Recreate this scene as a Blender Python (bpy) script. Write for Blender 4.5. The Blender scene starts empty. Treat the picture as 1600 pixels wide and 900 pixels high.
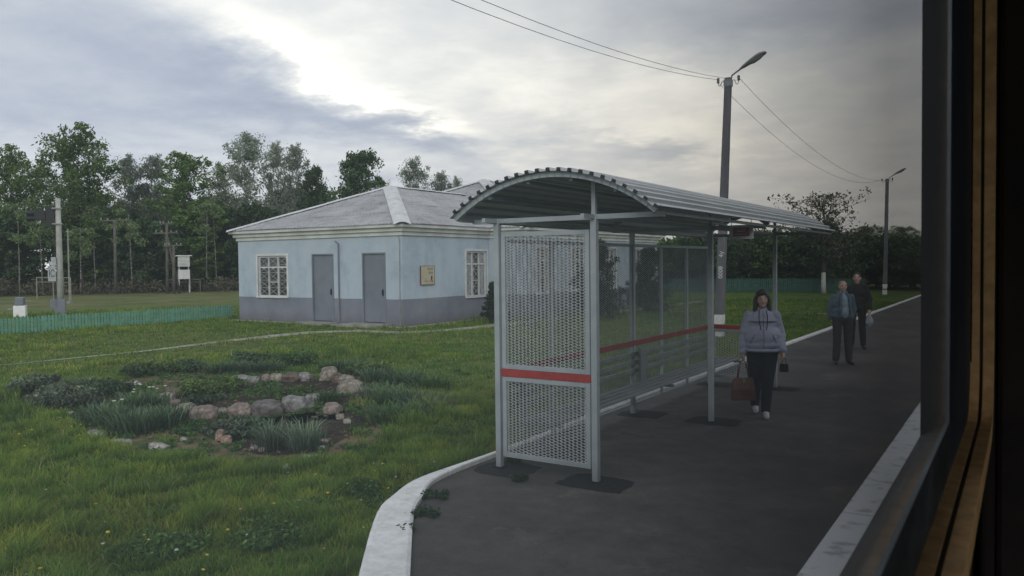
import bpy, bmesh, math, random
import numpy as np
from mathutils import Vector, Matrix, noise, Euler
R = math.radians
random.seed(7); rng = np.random.default_rng(7)
sc = bpy.context.scene
col = sc.collection

# ------------------------------------------------------------------ camera frame (also used to read bearings)
FPX = 1240.0; YAW = R(32.8); PIT = R(1.75); ROL = .011; EYE = 2.05
f0 = Vector((-math.sin(YAW), math.cos(YAW), 0)); r0 = Vector((math.cos(YAW), math.sin(YAW), 0))
FW = f0*math.cos(PIT); FW.z = -math.sin(PIT)
U0 = f0*math.sin(PIT); U0.z = math.cos(PIT)
RT = r0*math.cos(ROL) - U0*math.sin(ROL)
UP = r0*math.sin(ROL) + U0*math.cos(ROL)
def ray(x, y): return FW + RT*((x-800)/FPX) - UP*((y-450)/FPX)
def gp(x, y, z=-.1):
    d = ray(x, y); t = (z-EYE)/d.z
    return Vector((d.x*t, d.y*t, z))
def bearing(x, dist, z=-.1):
    d = ray(x, 410); h = math.hypot(d.x, d.y)
    return Vector((d.x/h*dist, d.y/h*dist, z))

# ------------------------------------------------------------------ material helpers
MATS = {}
def new_mat(name):
    m = bpy.data.materials.new(name); m.use_nodes = True
    nt = m.node_tree; b = nt.nodes['Principled BSDF']
    MATS[name] = m
    return m, nt, b
def N(nt, typ, **kw):
    n = nt.nodes.new(typ)
    for k, v in kw.items():
        if k in n.inputs: n.inputs[k].default_value = v
        else: setattr(n, k, v)
    return n
def ramp(nt, fac, stops):
    r = nt.nodes.new('ShaderNodeValToRGB')
    e = r.color_ramp.elements
    while len(e) > 1: e.remove(e[-1])
    e[0].position = stops[0][0]; e[0].color = (*stops[0][1], 1)
    for p, c in stops[1:]:
        k = e.new(p); k.color = (*c, 1)
    nt.links.new(fac, r.inputs[0]); return r.outputs[0]
def mix(nt, fac, a, b, mode='MIX'):
    m = nt.nodes.new('ShaderNodeMix'); m.data_type = 'RGBA'; m.blend_type = mode
    for s, v in ((0, fac), (6, a), (7, b)):
        if hasattr(v, 'links') or hasattr(v, 'is_linked'): nt.links.new(v, m.inputs[s])
        else: m.inputs[s].default_value = v if s == 0 else (*v, 1)
    return m.outputs[2]
def fbm(nt, scale, detail=5, rough=.55, coord='Object', vec=None, stretch=None):
    t = N(nt, 'ShaderNodeTexCoord'); n = N(nt, 'ShaderNodeTexNoise')
    n.inputs['Scale'].default_value = scale; n.inputs['Detail'].default_value = detail; n.inputs['Roughness'].default_value = rough
    src = vec or t.outputs[coord]
    if stretch:
        mp = N(nt, 'ShaderNodeMapping'); mp.inputs['Scale'].default_value = stretch
        nt.links.new(src, mp.inputs[0]); src = mp.outputs[0]
    nt.links.new(src, n.inputs['Vector'])
    return n.outputs['Fac']
def bump(nt, b, h, strength=.3, dist=.01):
    bp = N(nt, 'ShaderNodeBump'); bp.inputs['Strength'].default_value = strength; bp.inputs['Distance'].default_value = dist
    nt.links.new(h, bp.inputs['Height']); nt.links.new(bp.outputs[0], b.inputs['Normal'])
def simple(name, c1, c2=None, rough=.7, scale=6, metal=0, bstr=.2, bscale=None, bdist=.004, lo=.35, hi=.65, stretch=None, spec=None):
    m, nt, b = new_mat(name)
    c2 = c2 or tuple(v*.75 for v in c1)
    f = fbm(nt, scale, stretch=stretch)
    nt.links.new(ramp(nt, f, [(lo, c2), (hi, c1)]), b.inputs['Base Color'])
    b.inputs['Roughness'].default_value = rough; b.inputs['Metallic'].default_value = metal
    if spec is not None: b.inputs['Specular IOR Level'].default_value = spec
    if bstr: bump(nt, b, fbm(nt, bscale or scale*8), bstr, bdist)
    return m

# asphalt
def asphalt(name, base, warm):
    m, nt, b = new_mat(name)
    big = fbm(nt, .55, 6, .6); fine = fbm(nt, 60, 3, .7); mid = fbm(nt, 4, 5, .65)
    c = ramp(nt, big, [(.3, tuple(v*.7 for v in base)), (.5, base), (.72, warm)])
    c = mix(nt, .55, c, ramp(nt, mid, [(.3, (.35,)*3), (.7, (1.1,)*3)]), 'MULTIPLY')
    c = mix(nt, .6, c, ramp(nt, fine, [(.3, (.45,)*3), (.62, (1,)*3), (.78, (2.4, 2.3, 2.1))]), 'MULTIPLY')
    vt = N(nt, 'ShaderNodeTexVoronoi'); vt.feature = 'DISTANCE_TO_EDGE'; vt.inputs['Scale'].default_value = .42
    tcx = N(nt, 'ShaderNodeTexCoord'); nz = N(nt, 'ShaderNodeTexNoise'); nz.inputs['Scale'].default_value = 2.2; nz.inputs['Detail'].default_value = 6
    nt.links.new(tcx.outputs['Object'], nz.inputs['Vector']); vm = N(nt, 'ShaderNodeVectorMath', operation='MULTIPLY_ADD'); vm.inputs[1].default_value = (.8, .8, 0)
    nt.links.new(nz.outputs['Color'], vm.inputs[0]); nt.links.new(tcx.outputs['Object'], vm.inputs[2]); nt.links.new(vm.outputs[0], vt.inputs['Vector'])
    ck = ramp(nt, vt.outputs['Distance'], [(0, (.35,)*3), (.006, (1,)*3)])
    c = mix(nt, ramp(nt, fbm(nt, .3, 3), [(.5, (0,)*3), (.6, (.8,)*3)]), c, mix(nt, 1.0, c, ck, 'MULTIPLY'))
    c = mix(nt, ramp(nt, fbm(nt, 1.3, 7, .75), [(.56, (0,)*3), (.68, (.5,)*3)]), c, (.19, .17, .145))
    nt.links.new(c, b.inputs['Base Color']); b.inputs['Roughness'].default_value = .88
    b.inputs['Specular IOR Level'].default_value = .25
    bump(nt, b, fine, .5, .006)
    return m
M_asph = asphalt('asphalt', (.088, .083, .080), (.155, .135, .118))
M_patch = simple('fresh_asphalt', (.026, .026, .027), (.016, .016, .017), .95, 14, bstr=.6, bscale=80, bdist=.006, spec=.15)
# painted kerb
m, nt, b = new_mat('kerb_paint'); M_kerb = m
f1 = fbm(nt, 9, 8, .7); f2 = fbm(nt, 1.4, 4)
c = ramp(nt, f1, [(.30, (.26, .25, .23)), (.36, (.62, .62, .60)), (.6, (.80, .81, .82))])
c = mix(nt, .5, c, ramp(nt, f2, [(.3, (.6, .6, .58)), (.65, (1, 1, 1))]), 'MULTIPLY')
nt.links.new(c, b.inputs['Base Color']); b.inputs['Roughness'].default_value = .85; bump(nt, b, f1, .5, .01)
M_conc = simple('concrete', (.34, .33, .30), (.2, .19, .17), .9, 3, bstr=.4, bdist=.01)
M_path = simple('worn_path', (.32, .31, .25), (.17, .17, .11), .95, 2.2, bstr=.4, bdist=.01, lo=.4, hi=.58)
M_pole = simple('pole_concrete', (.17, .17, .19), (.10, .10, .12), .9, 3, bstr=.3, stretch=(1, 1, .3))
# ground
m, nt, b = new_mat('lawn_soil'); M_ground = m
a_ = fbm(nt, .12, 5, .6); b_ = fbm(nt, 1.1, 6, .65); c_ = fbm(nt, 14, 4, .7)
c = ramp(nt, b_, [(.3, (.042, .082, .015)), (.5, (.078, .14, .024)), (.68, (.135, .185, .038))])
c = mix(nt, ramp(nt, a_, [(.5, (0,)*3), (.68, (.5,)*3)]), c, (.11, .105, .045))
sep = N(nt, 'ShaderNodeSeparateXYZ'); tc = N(nt, 'ShaderNodeTexCoord'); nt.links.new(tc.outputs['Object'], sep.inputs[0])
mr = N(nt, 'ShaderNodeMapRange'); mr.inputs[1].default_value = -33; mr.inputs[2].default_value = -46; nt.links.new(sep.outputs[0], mr.inputs[0])
c = mix(nt, mr.outputs[0], c, ramp(nt, fbm(nt, .35, 6, .7), [(.35, (.075, .11, .035)), (.6, (.17, .17, .075))]))
c = mix(nt, .6, c, ramp(nt, c_, [(.3, (.45,)*3), (.7, (1.35,)*3)]), 'MULTIPLY')
nt.links.new(c, b.inputs['Base Color']); b.inputs['Roughness'].default_value = 1; b.inputs['Specular IOR Level'].default_value = .1
bump(nt, b, c_, .8, .05)
M_soil = simple('bed_soil', (.055, .042, .032), (.022, .017, .013), 1, 7, bstr=1, bscale=30, bdist=.03, spec=.1)
M_bare = simple('bare_earth', (.17, .125, .08), (.07, .075, .035), 1, 3.5, bstr=.8, bscale=40, bdist=.02, spec=.1, lo=.42, hi=.6)
M_gravel = simple('ballast', (.2, .19, .18), (.05, .05, .05), 1, 40, bstr=1, bdist=.03)

def leafmat(name, c1, c2, trans=.25, rough=.6, tip=None):
    m, nt, b = new_mat(name)
    g = N(nt, 'ShaderNodeNewGeometry')
    oi = N(nt, 'ShaderNodeObjectInfo')
    c = ramp(nt, g.outputs['Random Per Island'], [(0, c2), (.55, c1), (1, tuple(min(1, v*1.5) for v in c1))])
    if tip:   # leaf colour multiplied: darker towards the base, paler towards the top
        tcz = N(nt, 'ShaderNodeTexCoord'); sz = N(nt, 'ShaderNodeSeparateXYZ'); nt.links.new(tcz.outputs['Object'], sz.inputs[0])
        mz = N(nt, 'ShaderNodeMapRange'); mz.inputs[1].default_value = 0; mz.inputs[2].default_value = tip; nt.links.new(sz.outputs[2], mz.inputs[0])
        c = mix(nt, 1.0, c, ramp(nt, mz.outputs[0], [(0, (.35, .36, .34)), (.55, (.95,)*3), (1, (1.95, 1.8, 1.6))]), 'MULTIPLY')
    hs = N(nt, 'ShaderNodeHueSaturation')
    mr = N(nt, 'ShaderNodeMapRange'); mr.inputs[3].default_value = .8; mr.inputs[4].default_value = 1.25
    nt.links.new(oi.outputs['Random'], mr.inputs[0]); nt.links.new(mr.outputs[0], hs.inputs['Value']); nt.links.new(c, hs.inputs['Color'])
    nt.links.new(hs.outputs[0], b.inputs['Base Color']); b.inputs['Roughness'].default_value = rough
    b.inputs['Specular IOR Level'].default_value = .25
    if trans:
        tr = N(nt, 'ShaderNodeBsdfTranslucent'); ms = N(nt, 'ShaderNodeMixShader'); ms.inputs[0].default_value = trans
        nt.links.new(hs.outputs[0], tr.inputs[0]); nt.links.new(b.outputs[0], ms.inputs[1]); nt.links.new(tr.outputs[0], ms.inputs[2])
        nt.links.new(ms.outputs[0], nt.nodes['Material Output'].inputs[0])
    return m
M_birchleaf = leafmat('birch_leaf', (.16, .22, .095), (.085, .135, .06), .3)
M_aspenleaf = leafmat('aspen_leaf', (.115, .19, .05), (.055, .10, .032), .3)
M_darkleaf = leafmat('dark_leaf', (.055, .095, .040), (.026, .05, .024), .2)
M_paleleaf = leafmat('pale_leaf', (.24, .28, .22), (.15, .19, .15), .35)
M_thuja = leafmat('thuja_leaf', (.028, .05, .024), (.012, .024, .014), .1)
M_brush = leafmat('brush_leaf', (.10, .09, .06), (.045, .05, .03), .1)
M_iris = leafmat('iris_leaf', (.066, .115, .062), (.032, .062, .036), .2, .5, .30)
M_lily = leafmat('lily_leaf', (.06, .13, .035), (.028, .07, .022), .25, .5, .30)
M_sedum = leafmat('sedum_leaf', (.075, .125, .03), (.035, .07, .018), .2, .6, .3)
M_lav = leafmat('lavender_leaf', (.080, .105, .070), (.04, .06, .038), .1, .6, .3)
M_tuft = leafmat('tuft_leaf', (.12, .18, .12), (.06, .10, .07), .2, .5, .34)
M_weed = leafmat('weed_leaf', (.06, .125, .03), (.03, .07, .018), .2)
M_fruit = leafmat('apple_leaf', (.16, .15, .10), (.07, .075, .05), .2)
M_bark = simple('bark', (.10, .085, .07), (.045, .038, .032), .95, 6, bstr=.5)
m, nt, b = new_mat('birch_bark'); M_bbark = m
nt.links.new(ramp(nt, fbm(nt, 2.5, 5, .7, stretch=(1, 1, 2.5)), [(.42, (.05, .045, .04)), (.55, (.22, .215, .20)), (.75, (.34, .33, .31))]), b.inputs['Base Color']); b.inputs['Roughness'].default_value = .9
m, nt, b = new_mat('limewashed_bark'); M_lime = m
sep = N(nt, 'ShaderNodeSeparateXYZ'); tc = N(nt, 'ShaderNodeTexCoord'); nt.links.new(tc.outputs['Object'], sep.inputs[0])
gt = N(nt, 'ShaderNodeMath', operation='GREATER_THAN'); gt.inputs[1].default_value = 1.35; nt.links.new(sep.outputs[2], gt.inputs[0])
nt.links.new(mix(nt, gt.outputs[0], (.55, .55, .53), (.05, .042, .036)), b.inputs['Base Color']); b.inputs['Roughness'].default_value = .95

# grass blades: colour from a mesh attribute
m, nt, b = new_mat('grass_blade'); M_grass = m
at = N(nt, 'ShaderNodeAttribute'); at.attribute_name = 'tint'
nt.links.new(at.outputs['Color'], b.inputs['Base Color']); b.inputs['Roughness'].default_value = .65; b.inputs['Specular IOR Level'].default_value = .2
tr = N(nt, 'ShaderNodeBsdfTranslucent'); ms = N(nt, 'ShaderNodeMixShader'); ms.inputs[0].default_value = .3
nt.links.new(at.outputs['Color'], tr.inputs[0]); nt.links.new(b.outputs[0], ms.inputs[1]); nt.links.new(tr.outputs[0], ms.inputs[2])
nt.links.new(ms.outputs[0], nt.nodes['Material Output'].inputs[0])

# station building
m, nt, b = new_mat('painted_render'); M_wall = m
tc = N(nt, 'ShaderNodeTexCoord'); sep = N(nt, 'ShaderNodeSeparateXYZ'); nt.links.new(tc.outputs['Object'], sep.inputs[0])
wob = N(nt, 'ShaderNodeMath', operation='MULTIPLY_ADD'); wob.inputs[1].default_value = .03; nt.links.new(fbm(nt, 2, 2), wob.inputs[0]); nt.links.new(sep.outputs[2], wob.inputs[2])
gt = N(nt, 'ShaderNodeMath', operation='GREATER_THAN'); gt.inputs[1].default_value = .865; nt.links.new(wob.outputs[0], gt.inputs[0])
stain = fbm(nt, .8, 6, .65); stk = fbm(nt, 1.6, 4, .6, stretch=(1, 1, .12))
blue = ramp(nt, stain, [(.28, (.31, .39, .45)), (.5, (.43, .505, .585)), (.75, (.48, .55, .61))])
grey = ramp(nt, stain, [(.3, (.16, .175, .215)), (.55, (.205, .22, .265)), (.75, (.25, .26, .29))])
c = mix(nt, gt.outputs[0], grey, blue)
c = mix(nt, .3, c, ramp(nt, stk, [(.32, (.7, .7, .68)), (.5, (1,)*3)]), 'MULTIPLY')
dirt = N(nt, 'ShaderNodeMapRange'); dirt.inputs[1].default_value = .35; dirt.inputs[2].default_value = -.1; dirt.inputs[4].default_value = .55; nt.links.new(wob.outputs[0], dirt.inputs[0])
c = mix(nt, dirt.outputs[0], c, (.09, .085, .075))
pt = fbm(nt, 1.7, 7, .72)
c = mix(nt, ramp(nt, pt, [(.655, (0,)*3), (.68, (.55,)*3)]), c, (.36, .37, .37))
nt.links.new(c, b.inputs['Base Color']); b.inputs['Roughness'].default_value = .85; bump(nt, b, fbm(nt, 25, 4), .25, .01)
M_cornice = simple('cornice_white', (.66, .67, .65), (.48, .48, .46), .8, 1.2, bstr=.2)
M_whitetrim = simple('white_trim', (.72, .73, .72), (.55, .55, .54), .6, 3, bstr=.1)
M_greydoor = simple('grey_door_paint', (.185, .21, .25), (.15, .17, .205), .5, 1.5, bstr=.1)
m, nt, b = new_mat('asbestos_roof'); M_roof = m
s1 = fbm(nt, .5, 6, .7); s2 = fbm(nt, 5, 5, .7); s3 = fbm(nt, 1.2, 6, .7, stretch=(1, 1, 6))
c = ramp(nt, s1, [(.3, (.28, .28, .295)), (.55, (.39, .39, .405)), (.75, (.47, .465, .47))])
c = mix(nt, .6, c, ramp(nt, s3, [(.34, (.5,)*3), (.46, (1,)*3)]), 'MULTIPLY')
c = mix(nt, .5, c, ramp(nt, s2, [(.3, (.6,)*3), (.6, (1.1,)*3)]), 'MULTIPLY')
at = N(nt, 'ShaderNodeAttribute'); at.attribute_name = 'row'
wv = N(nt, 'ShaderNodeMath', operation='FRACT'); nt.links.new(at.outputs['Fac'], wv.inputs[0])
nt.links.new(mix(nt, .8, c, ramp(nt, wv.outputs[0], [(0, (.45,)*3), (.06, (1,)*3), (1, (.95,)*3)]), 'MULTIPLY'), b.inputs['Base Color'])
b.inputs['Roughness'].default_value = .85
M_ridge = simple('ridge_metal', (.62, .63, .64), (.48, .49, .5), .5, 3, bstr=.1)
M_pane = simple('window_glass', (.05, .055, .06), (.02, .022, .025), .12, 1.5, bstr=0, spec=.8)
M_curtain = simple('net_curtain', (.42, .42, .42), (.22, .22, .23), .9, 3, bstr=0, stretch=(4, 4, .4))
M_plaque = simple('plaque_beige', (.50, .45, .33), (.42, .38, .27), .6, 6, bstr=.1)
M_ink = simple('dark_ink', (.03, .025, .02), None, .7, bstr=0)
# shelter
M_steel = simple('grey_paint', (.44, .49, .52), (.36, .41, .44), .42, 4, bstr=.08)
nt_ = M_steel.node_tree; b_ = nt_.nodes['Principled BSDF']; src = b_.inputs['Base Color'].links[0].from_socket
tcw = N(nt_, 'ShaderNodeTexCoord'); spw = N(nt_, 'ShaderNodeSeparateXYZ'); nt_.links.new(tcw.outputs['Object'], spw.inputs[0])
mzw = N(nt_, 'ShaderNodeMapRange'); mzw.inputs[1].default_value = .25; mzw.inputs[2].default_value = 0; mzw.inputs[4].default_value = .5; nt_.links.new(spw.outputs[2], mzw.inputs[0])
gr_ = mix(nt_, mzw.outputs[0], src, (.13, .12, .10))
ch_ = fbm(nt_, 22, 5, .7)
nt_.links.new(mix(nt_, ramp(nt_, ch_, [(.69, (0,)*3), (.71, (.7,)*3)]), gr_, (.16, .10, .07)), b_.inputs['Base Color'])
M_steeld = simple('galvanised_mesh', (.66, .69, .71), (.56, .60, .62), .45, 8, bstr=.0)
M_meshback = simple('shaded_mesh', (.30, .33, .35), (.22, .25, .27), .6, 8, bstr=0)  # back wall mesh, its shade under the roof put into the colour
M_slat = simple('bench_slat_paint', (.21, .24, .25), (.15, .175, .18), .5, 4, bstr=.1)
M_red = simple('red_paint', (.46, .045, .04), (.36, .03, .03), .5, 5, bstr=.1)
M_redshade = simple('shaded_red_paint', (.30, .035, .035), (.22, .025, .025), .6, 5, bstr=.1)  # same red stripe, colour darkened for the shaded back wall
M_sheet = simple('roof_sheet', (.52, .54, .56), (.42, .44, .46), .38, 2, metal=.35, bstr=.05)
M_green = simple('green_fence_paint', (.15, .36, .27), (.10, .26, .19), .7, 4, bstr=.2)
M_signal = simple('signal_black', (.012, .012, .014), None, .6, bstr=0)
M_signwhite = simple('sign_white', (.85, .85, .85), (.75, .75, .75), .5, bstr=0)
M_metal = simple('lamp_metal', (.28, .3, .31), (.2, .21, .22), .45, 5, metal=.3, bstr=.1)
M_glassy = simple('lamp_glass', (.35, .37, .36), (.25, .27, .27), .2, 5, bstr=0)
M_porc = simple('insulator', (.10, .12, .12), None, .3, bstr=0)
M_wire = simple('wire', (.10, .10, .11), None, .6, bstr=0)
# train
M_train = simple('carriage_paint', (.020, .026, .038), (.012, .015, .022), .5, 5, bstr=.2)
m, nt, b = new_mat('dirty_sill'); M_sill = m
f_ = fbm(nt, 14, 6, .7, stretch=(6, .5, 1))
nt.links.new(ramp(nt, f_, [(.38, (.012, .016, .020)), (.55, (.04, .048, .056)), (.72, (.13, .145, .16))]), b.inputs['Base Color']); b.inputs['Roughness'].default_value = .7
M_blocker = simple('mirror_blocker', (.030, .040, .058), (.016, .021, .032), .6, 8, bstr=0)  # for the sheet added over the pane edge against reflections
M_frame = simple('brass_frame', (.86, .54, .25), (.60, .37, .17), .5, 45, metal=.0, bstr=.4, bscale=120)
M_rubber = simple('rubber', (.02, .02, .018), None, .7, 20, bstr=.3)
M_lining = simple('dark_lining', (.022, .017, .014), (.010, .008, .008), .8, 10, bstr=.2)
m, nt, b = new_mat('train_glass'); M_glass = m
nt.nodes.remove(b)
fr = N(nt, 'ShaderNodeFresnel'); fr.inputs[0].default_value = 1.5
k4 = N(nt, 'ShaderNodeMath', operation='MULTIPLY'); k4.inputs[1].default_value = 4; nt.links.new(fr.outputs[0], k4.inputs[0])   # four glass surfaces of a double pane
k3 = N(nt, 'ShaderNodeMath', operation='MULTIPLY_ADD'); k3.inputs[1].default_value = 3; k3.inputs[2].default_value = 1; nt.links.new(fr.outputs[0], k3.inputs[0])
pw = N(nt, 'ShaderNodeMath', operation='DIVIDE'); nt.links.new(k4.outputs[0], pw.inputs[0]); nt.links.new(k3.outputs[0], pw.inputs[1])
tp = N(nt, 'ShaderNodeBsdfTransparent'); tp.inputs[0].default_value = (.98, 1, 1, 1)
gl = N(nt, 'ShaderNodeBsdfGlossy'); gl.inputs['Roughness'].default_value = .10
dif = N(nt, 'ShaderNodeBsdfTranslucent'); dif.inputs[0].default_value = (.55, .62, .68, 1)
m1 = N(nt, 'ShaderNodeMixShader'); m2 = N(nt, 'ShaderNodeMixShader')
dmr = N(nt, 'ShaderNodeMapRange'); dmr.inputs[1].default_value = .35; dmr.inputs[2].default_value = .7; dmr.inputs[3].default_value = .07; dmr.inputs[4].default_value = .11
nt.links.new(fbm(nt, 3.2, 5), dmr.inputs[0]); nt.links.new(dmr.outputs[0], m1.inputs[0])
nt.links.new(tp.outputs[0], m1.inputs[1]); nt.links.new(dif.outputs[0], m1.inputs[2])
mn = N(nt, 'ShaderNodeMath', operation='MINIMUM'); mn.inputs[1].default_value = .8; nt.links.new(pw.outputs[0], mn.inputs[0]); nt.links.new(mn.outputs[0], m2.inputs[0]); nt.links.new(m1.outputs[0], m2.inputs[1]); nt.links.new(gl.outputs[0], m2.inputs[2])
nt.links.new(m2.outputs[0], nt.nodes['Material Output'].inputs[0])
# people
M_skin = simple('skin', (.58, .38, .30), (.50, .32, .25), .55, 8, bstr=0)
M_hairbrown = simple('brown_hair', (.035, .02, .014), (.015, .01, .008), .5, 30, bstr=.6, stretch=(1, 1, .15))
M_hairgrey = simple('sandy_hair', (.24, .19, .13), (.14, .11, .08), .6, 30, bstr=.5)
M_hairblack = simple('black_hair', (.02, .018, .016), None, .5, 30, bstr=.5)
M_jacket = simple('pale_blue_jacket', (.40, .43, .56), (.33, .36, .48), .8, 5, bstr=.3, bscale=14, bdist=.01)
M_jackband = simple('jacket_band', (.16, .17, .24), None, .8, bstr=0)
M_navy = simple('navy_trousers', (.014, .016, .026), None, .85, bstr=.2, bscale=12)
M_denim = simple('denim_jacket', (.105, .165, .215), (.075, .12, .16), .85, 6, bstr=.3, bscale=16, bdist=.01)
M_shirt = simple('light_shirt', (.30, .38, .46), (.22, .30, .38), .85, 20, bstr=.1)
M_black = simple('black_cloth', (.015, .015, .02), None, .85, bstr=.2, bscale=12)
M_greytrs = simple('grey_trousers', (.035, .038, .045), None, .85, bstr=.2, bscale=12)
M_shoew = simple('white_shoe', (.6, .6, .6), None, .5, bstr=0)
M_shoeb = simple('black_shoe', (.012, .012, .012), None, .4, bstr=0)
M_bag = simple('brown_leather', (.15, .055, .035), (.09, .035, .025), .4, 6, bstr=.1)
M_plastic = simple('grey_plastic_bag', (.38, .42, .46), (.28, .31, .35), .45, 9, bstr=.4, bscale=14, bdist=.02)
M_eye = simple('eye_dark', (.02, .015, .012), None, .3, bstr=0)
M_lip = simple('lip', (.30, .11, .09), None, .5, bstr=0)
def stonemat(name, c):
    m, nt, b = new_mat(name)
    a = fbm(nt, 3, 6, .7); s = fbm(nt, 28, 4, .7)
    k = ramp(nt, a, [(.32, tuple(v*.42 for v in c)), (.5, tuple(v*.85 for v in c)), (.7, tuple(v*1.25 for v in c))])
    a2 = fbm(nt, 9, 6, .75); k = mix(nt, .8, k, ramp(nt, a2, [(.34, (.35,)*3), (.5, (1,)*3), (.7, (1.25,)*3)]), 'MULTIPLY')
    k = mix(nt, .7, k, ramp(nt, s, [(.3, (.4,)*3), (.6, (1.15,)*3)]), 'MULTIPLY')
    nt.links.new(k, b.inputs['Base Color']); b.inputs['Roughness'].default_value = .9; bump(nt, b, s, .6, .012)
    return m
STONE = {k: stonemat('stone_'+k, c) for k, c in dict(tan=(.30, .265, .22), pink=(.28, .225, .195), orange=(.33, .235, .175),
    grey=(.27, .265, .255), dark=(.16, .145, .14), brown=(.14, .10, .08), white=(.36, .35, .32), moss=(.13, .15, .09)).items()}

# ------------------------------------------------------------------ geometry helpers
class MB:
    def __init__(s): s.v = []; s.f = []
    def add(s, vs, fs):
        o = len(s.v); s.v += [tuple(v) for v in vs]; s.f += [tuple(i+o for i in f) for f in fs]
    def box(s, x0, x1, y0, y1, z0, z1, M=None):
        vs = [Vector((x, y, z)) for z in (z0, z1) for y in (y0, y1) for x in (x0, x1)]
        if M: vs = [M @ v for v in vs]
        s.add(vs, [(0, 2, 3, 1), (4, 5, 7, 6), (0, 1, 5, 4), (2, 6, 7, 3), (0, 4, 6, 2), (1, 3, 7, 5)])
    def bar(s, a, b, w, h, up=(0, 0, 1)):
        a = Vector(a); b = Vector(b); d = (b-a).normalized(); u = Vector(up)
        sx = d.cross(u)
        if sx.length < 1e-4: sx = d.cross(Vector((1, 0, 0)))
        sx.normalize(); sz = sx.cross(d).normalized()
        vs = []
        for p in (a, b):
            for i, j in ((-1, -1), (1, -1), (1, 1), (-1, 1)): vs.append(p+sx*(i*w/2)+sz*(j*h/2))
        s.add(vs, [(0, 1, 2, 3), (7, 6, 5, 4), (0, 4, 5, 1), (1, 5, 6, 2), (2, 6, 7, 3), (3, 7, 4, 0)])
    def tube(s, pts, rad, n=8, cap=True):
        pts = [Vector(p) for p in pts]
        if not hasattr(rad, '__len__'): rad = [rad]*len(pts)
        rings = []
        for i, p in enumerate(pts):
            d = (pts[min(i+1, len(pts)-1)]-pts[max(i-1, 0)]).normalized()
            u = Vector((0, 0, 1)) if abs(d.z) < .95 else Vector((1, 0, 0))
            a = d.cross(u).normalized(); b = d.cross(a)
            rings.append([p+(a*math.cos(t)+b*math.sin(t))*rad[i] for t in [2*math.pi*k/n for k in range(n)]])
        vs = [v for r in rings for v in r]; fs = []
        for i in range(len(pts)-1):
            for k in range(n):
                k2 = (k+1) % n
                fs.append((i*n+k, i*n+k2, (i+1)*n+k2, (i+1)*n+k))
        if cap: fs += [tuple(range(n))[::-1], tuple((len(pts)-1)*n+k for k in range(n))]
        s.add(vs, fs)
    def build(s, name, mat, parent=None, smooth=False):
        me = bpy.data.meshes.new(name); me.from_pydata(s.v, [], s.f); me.update()
        if mat: me.materials.append(mat)
        if smooth: me.polygons.foreach_set('use_smooth', [True]*len(me.polygons))
        o = bpy.data.objects.new(name, me); col.objects.link(o)
        if parent: o.parent = parent
        return o
def empty(name, loc=(0, 0, 0), rz=0):
    o = bpy.data.objects.new(name, None); col.objects.link(o); o.location = loc; o.rotation_euler = (0, 0, rz); o.empty_display_size = .3
    return o
def tag(o, label=None, cat=None, group=None, kind=None):
    if label: o['label'] = label
    if cat: o['category'] = cat
    if group: o['group'] = group
    if kind: o['kind'] = kind
    return o
def bevel(o, w=.01, seg=2):
    m = o.modifiers.new('bevel', 'BEVEL'); m.width = w; m.segments = seg; m.limit_method = 'ANGLE'
def kids(o): return [c for c in bpy.data.objects if c.parent == o]
def copy_tree(o, parent=None):
    c = o.copy(); col.objects.link(c); c.parent = parent
    for k in kids(o): copy_tree(k, c)
    return c
def npmesh(name, V, Fq, mat, parent=None, tint=None, tri=False):
    me = bpy.data.meshes.new(name)
    n = 3 if tri else 4
    me.vertices.add(len(V)); me.vertices.foreach_set('co', np.asarray(V, dtype=np.float32).ravel())
    me.loops.add(len(Fq)*n); me.loops.foreach_set('vertex_index', np.asarray(Fq, dtype=np.int32).ravel())
    me.polygons.add(len(Fq)); me.polygons.foreach_set('loop_start', np.arange(0, len(Fq)*n, n, dtype=np.int32))
    me.update(calc_edges=True)
    if tint is not None:
        at = me.color_attributes.new('tint', 'FLOAT_COLOR', 'POINT')
        at.data.foreach_set('color', np.asarray(tint, dtype=np.float32).ravel())
    me.materials.append(mat)
    o = bpy.data.objects.new(name, me); col.objects.link(o)
    if parent: o.parent = parent
    return o
def text(name, body, size, mat, parent, M, extrude=.001, align='CENTER'):
    cu = bpy.data.curves.new(name, 'FONT'); cu.body = body; cu.size = size; cu.align_x = align; cu.align_y = 'CENTER'; cu.extrude = extrude
    t = bpy.data.objects.new(name, cu); col.objects.link(t)
    me = bpy.data.meshes.new_from_object(t); bpy.data.objects.remove(t)
    me.materials.append(mat)
    o = bpy.data.objects.new(name, me); col.objects.link(o); o.parent = parent; o.matrix_local = M
    return o

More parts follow.
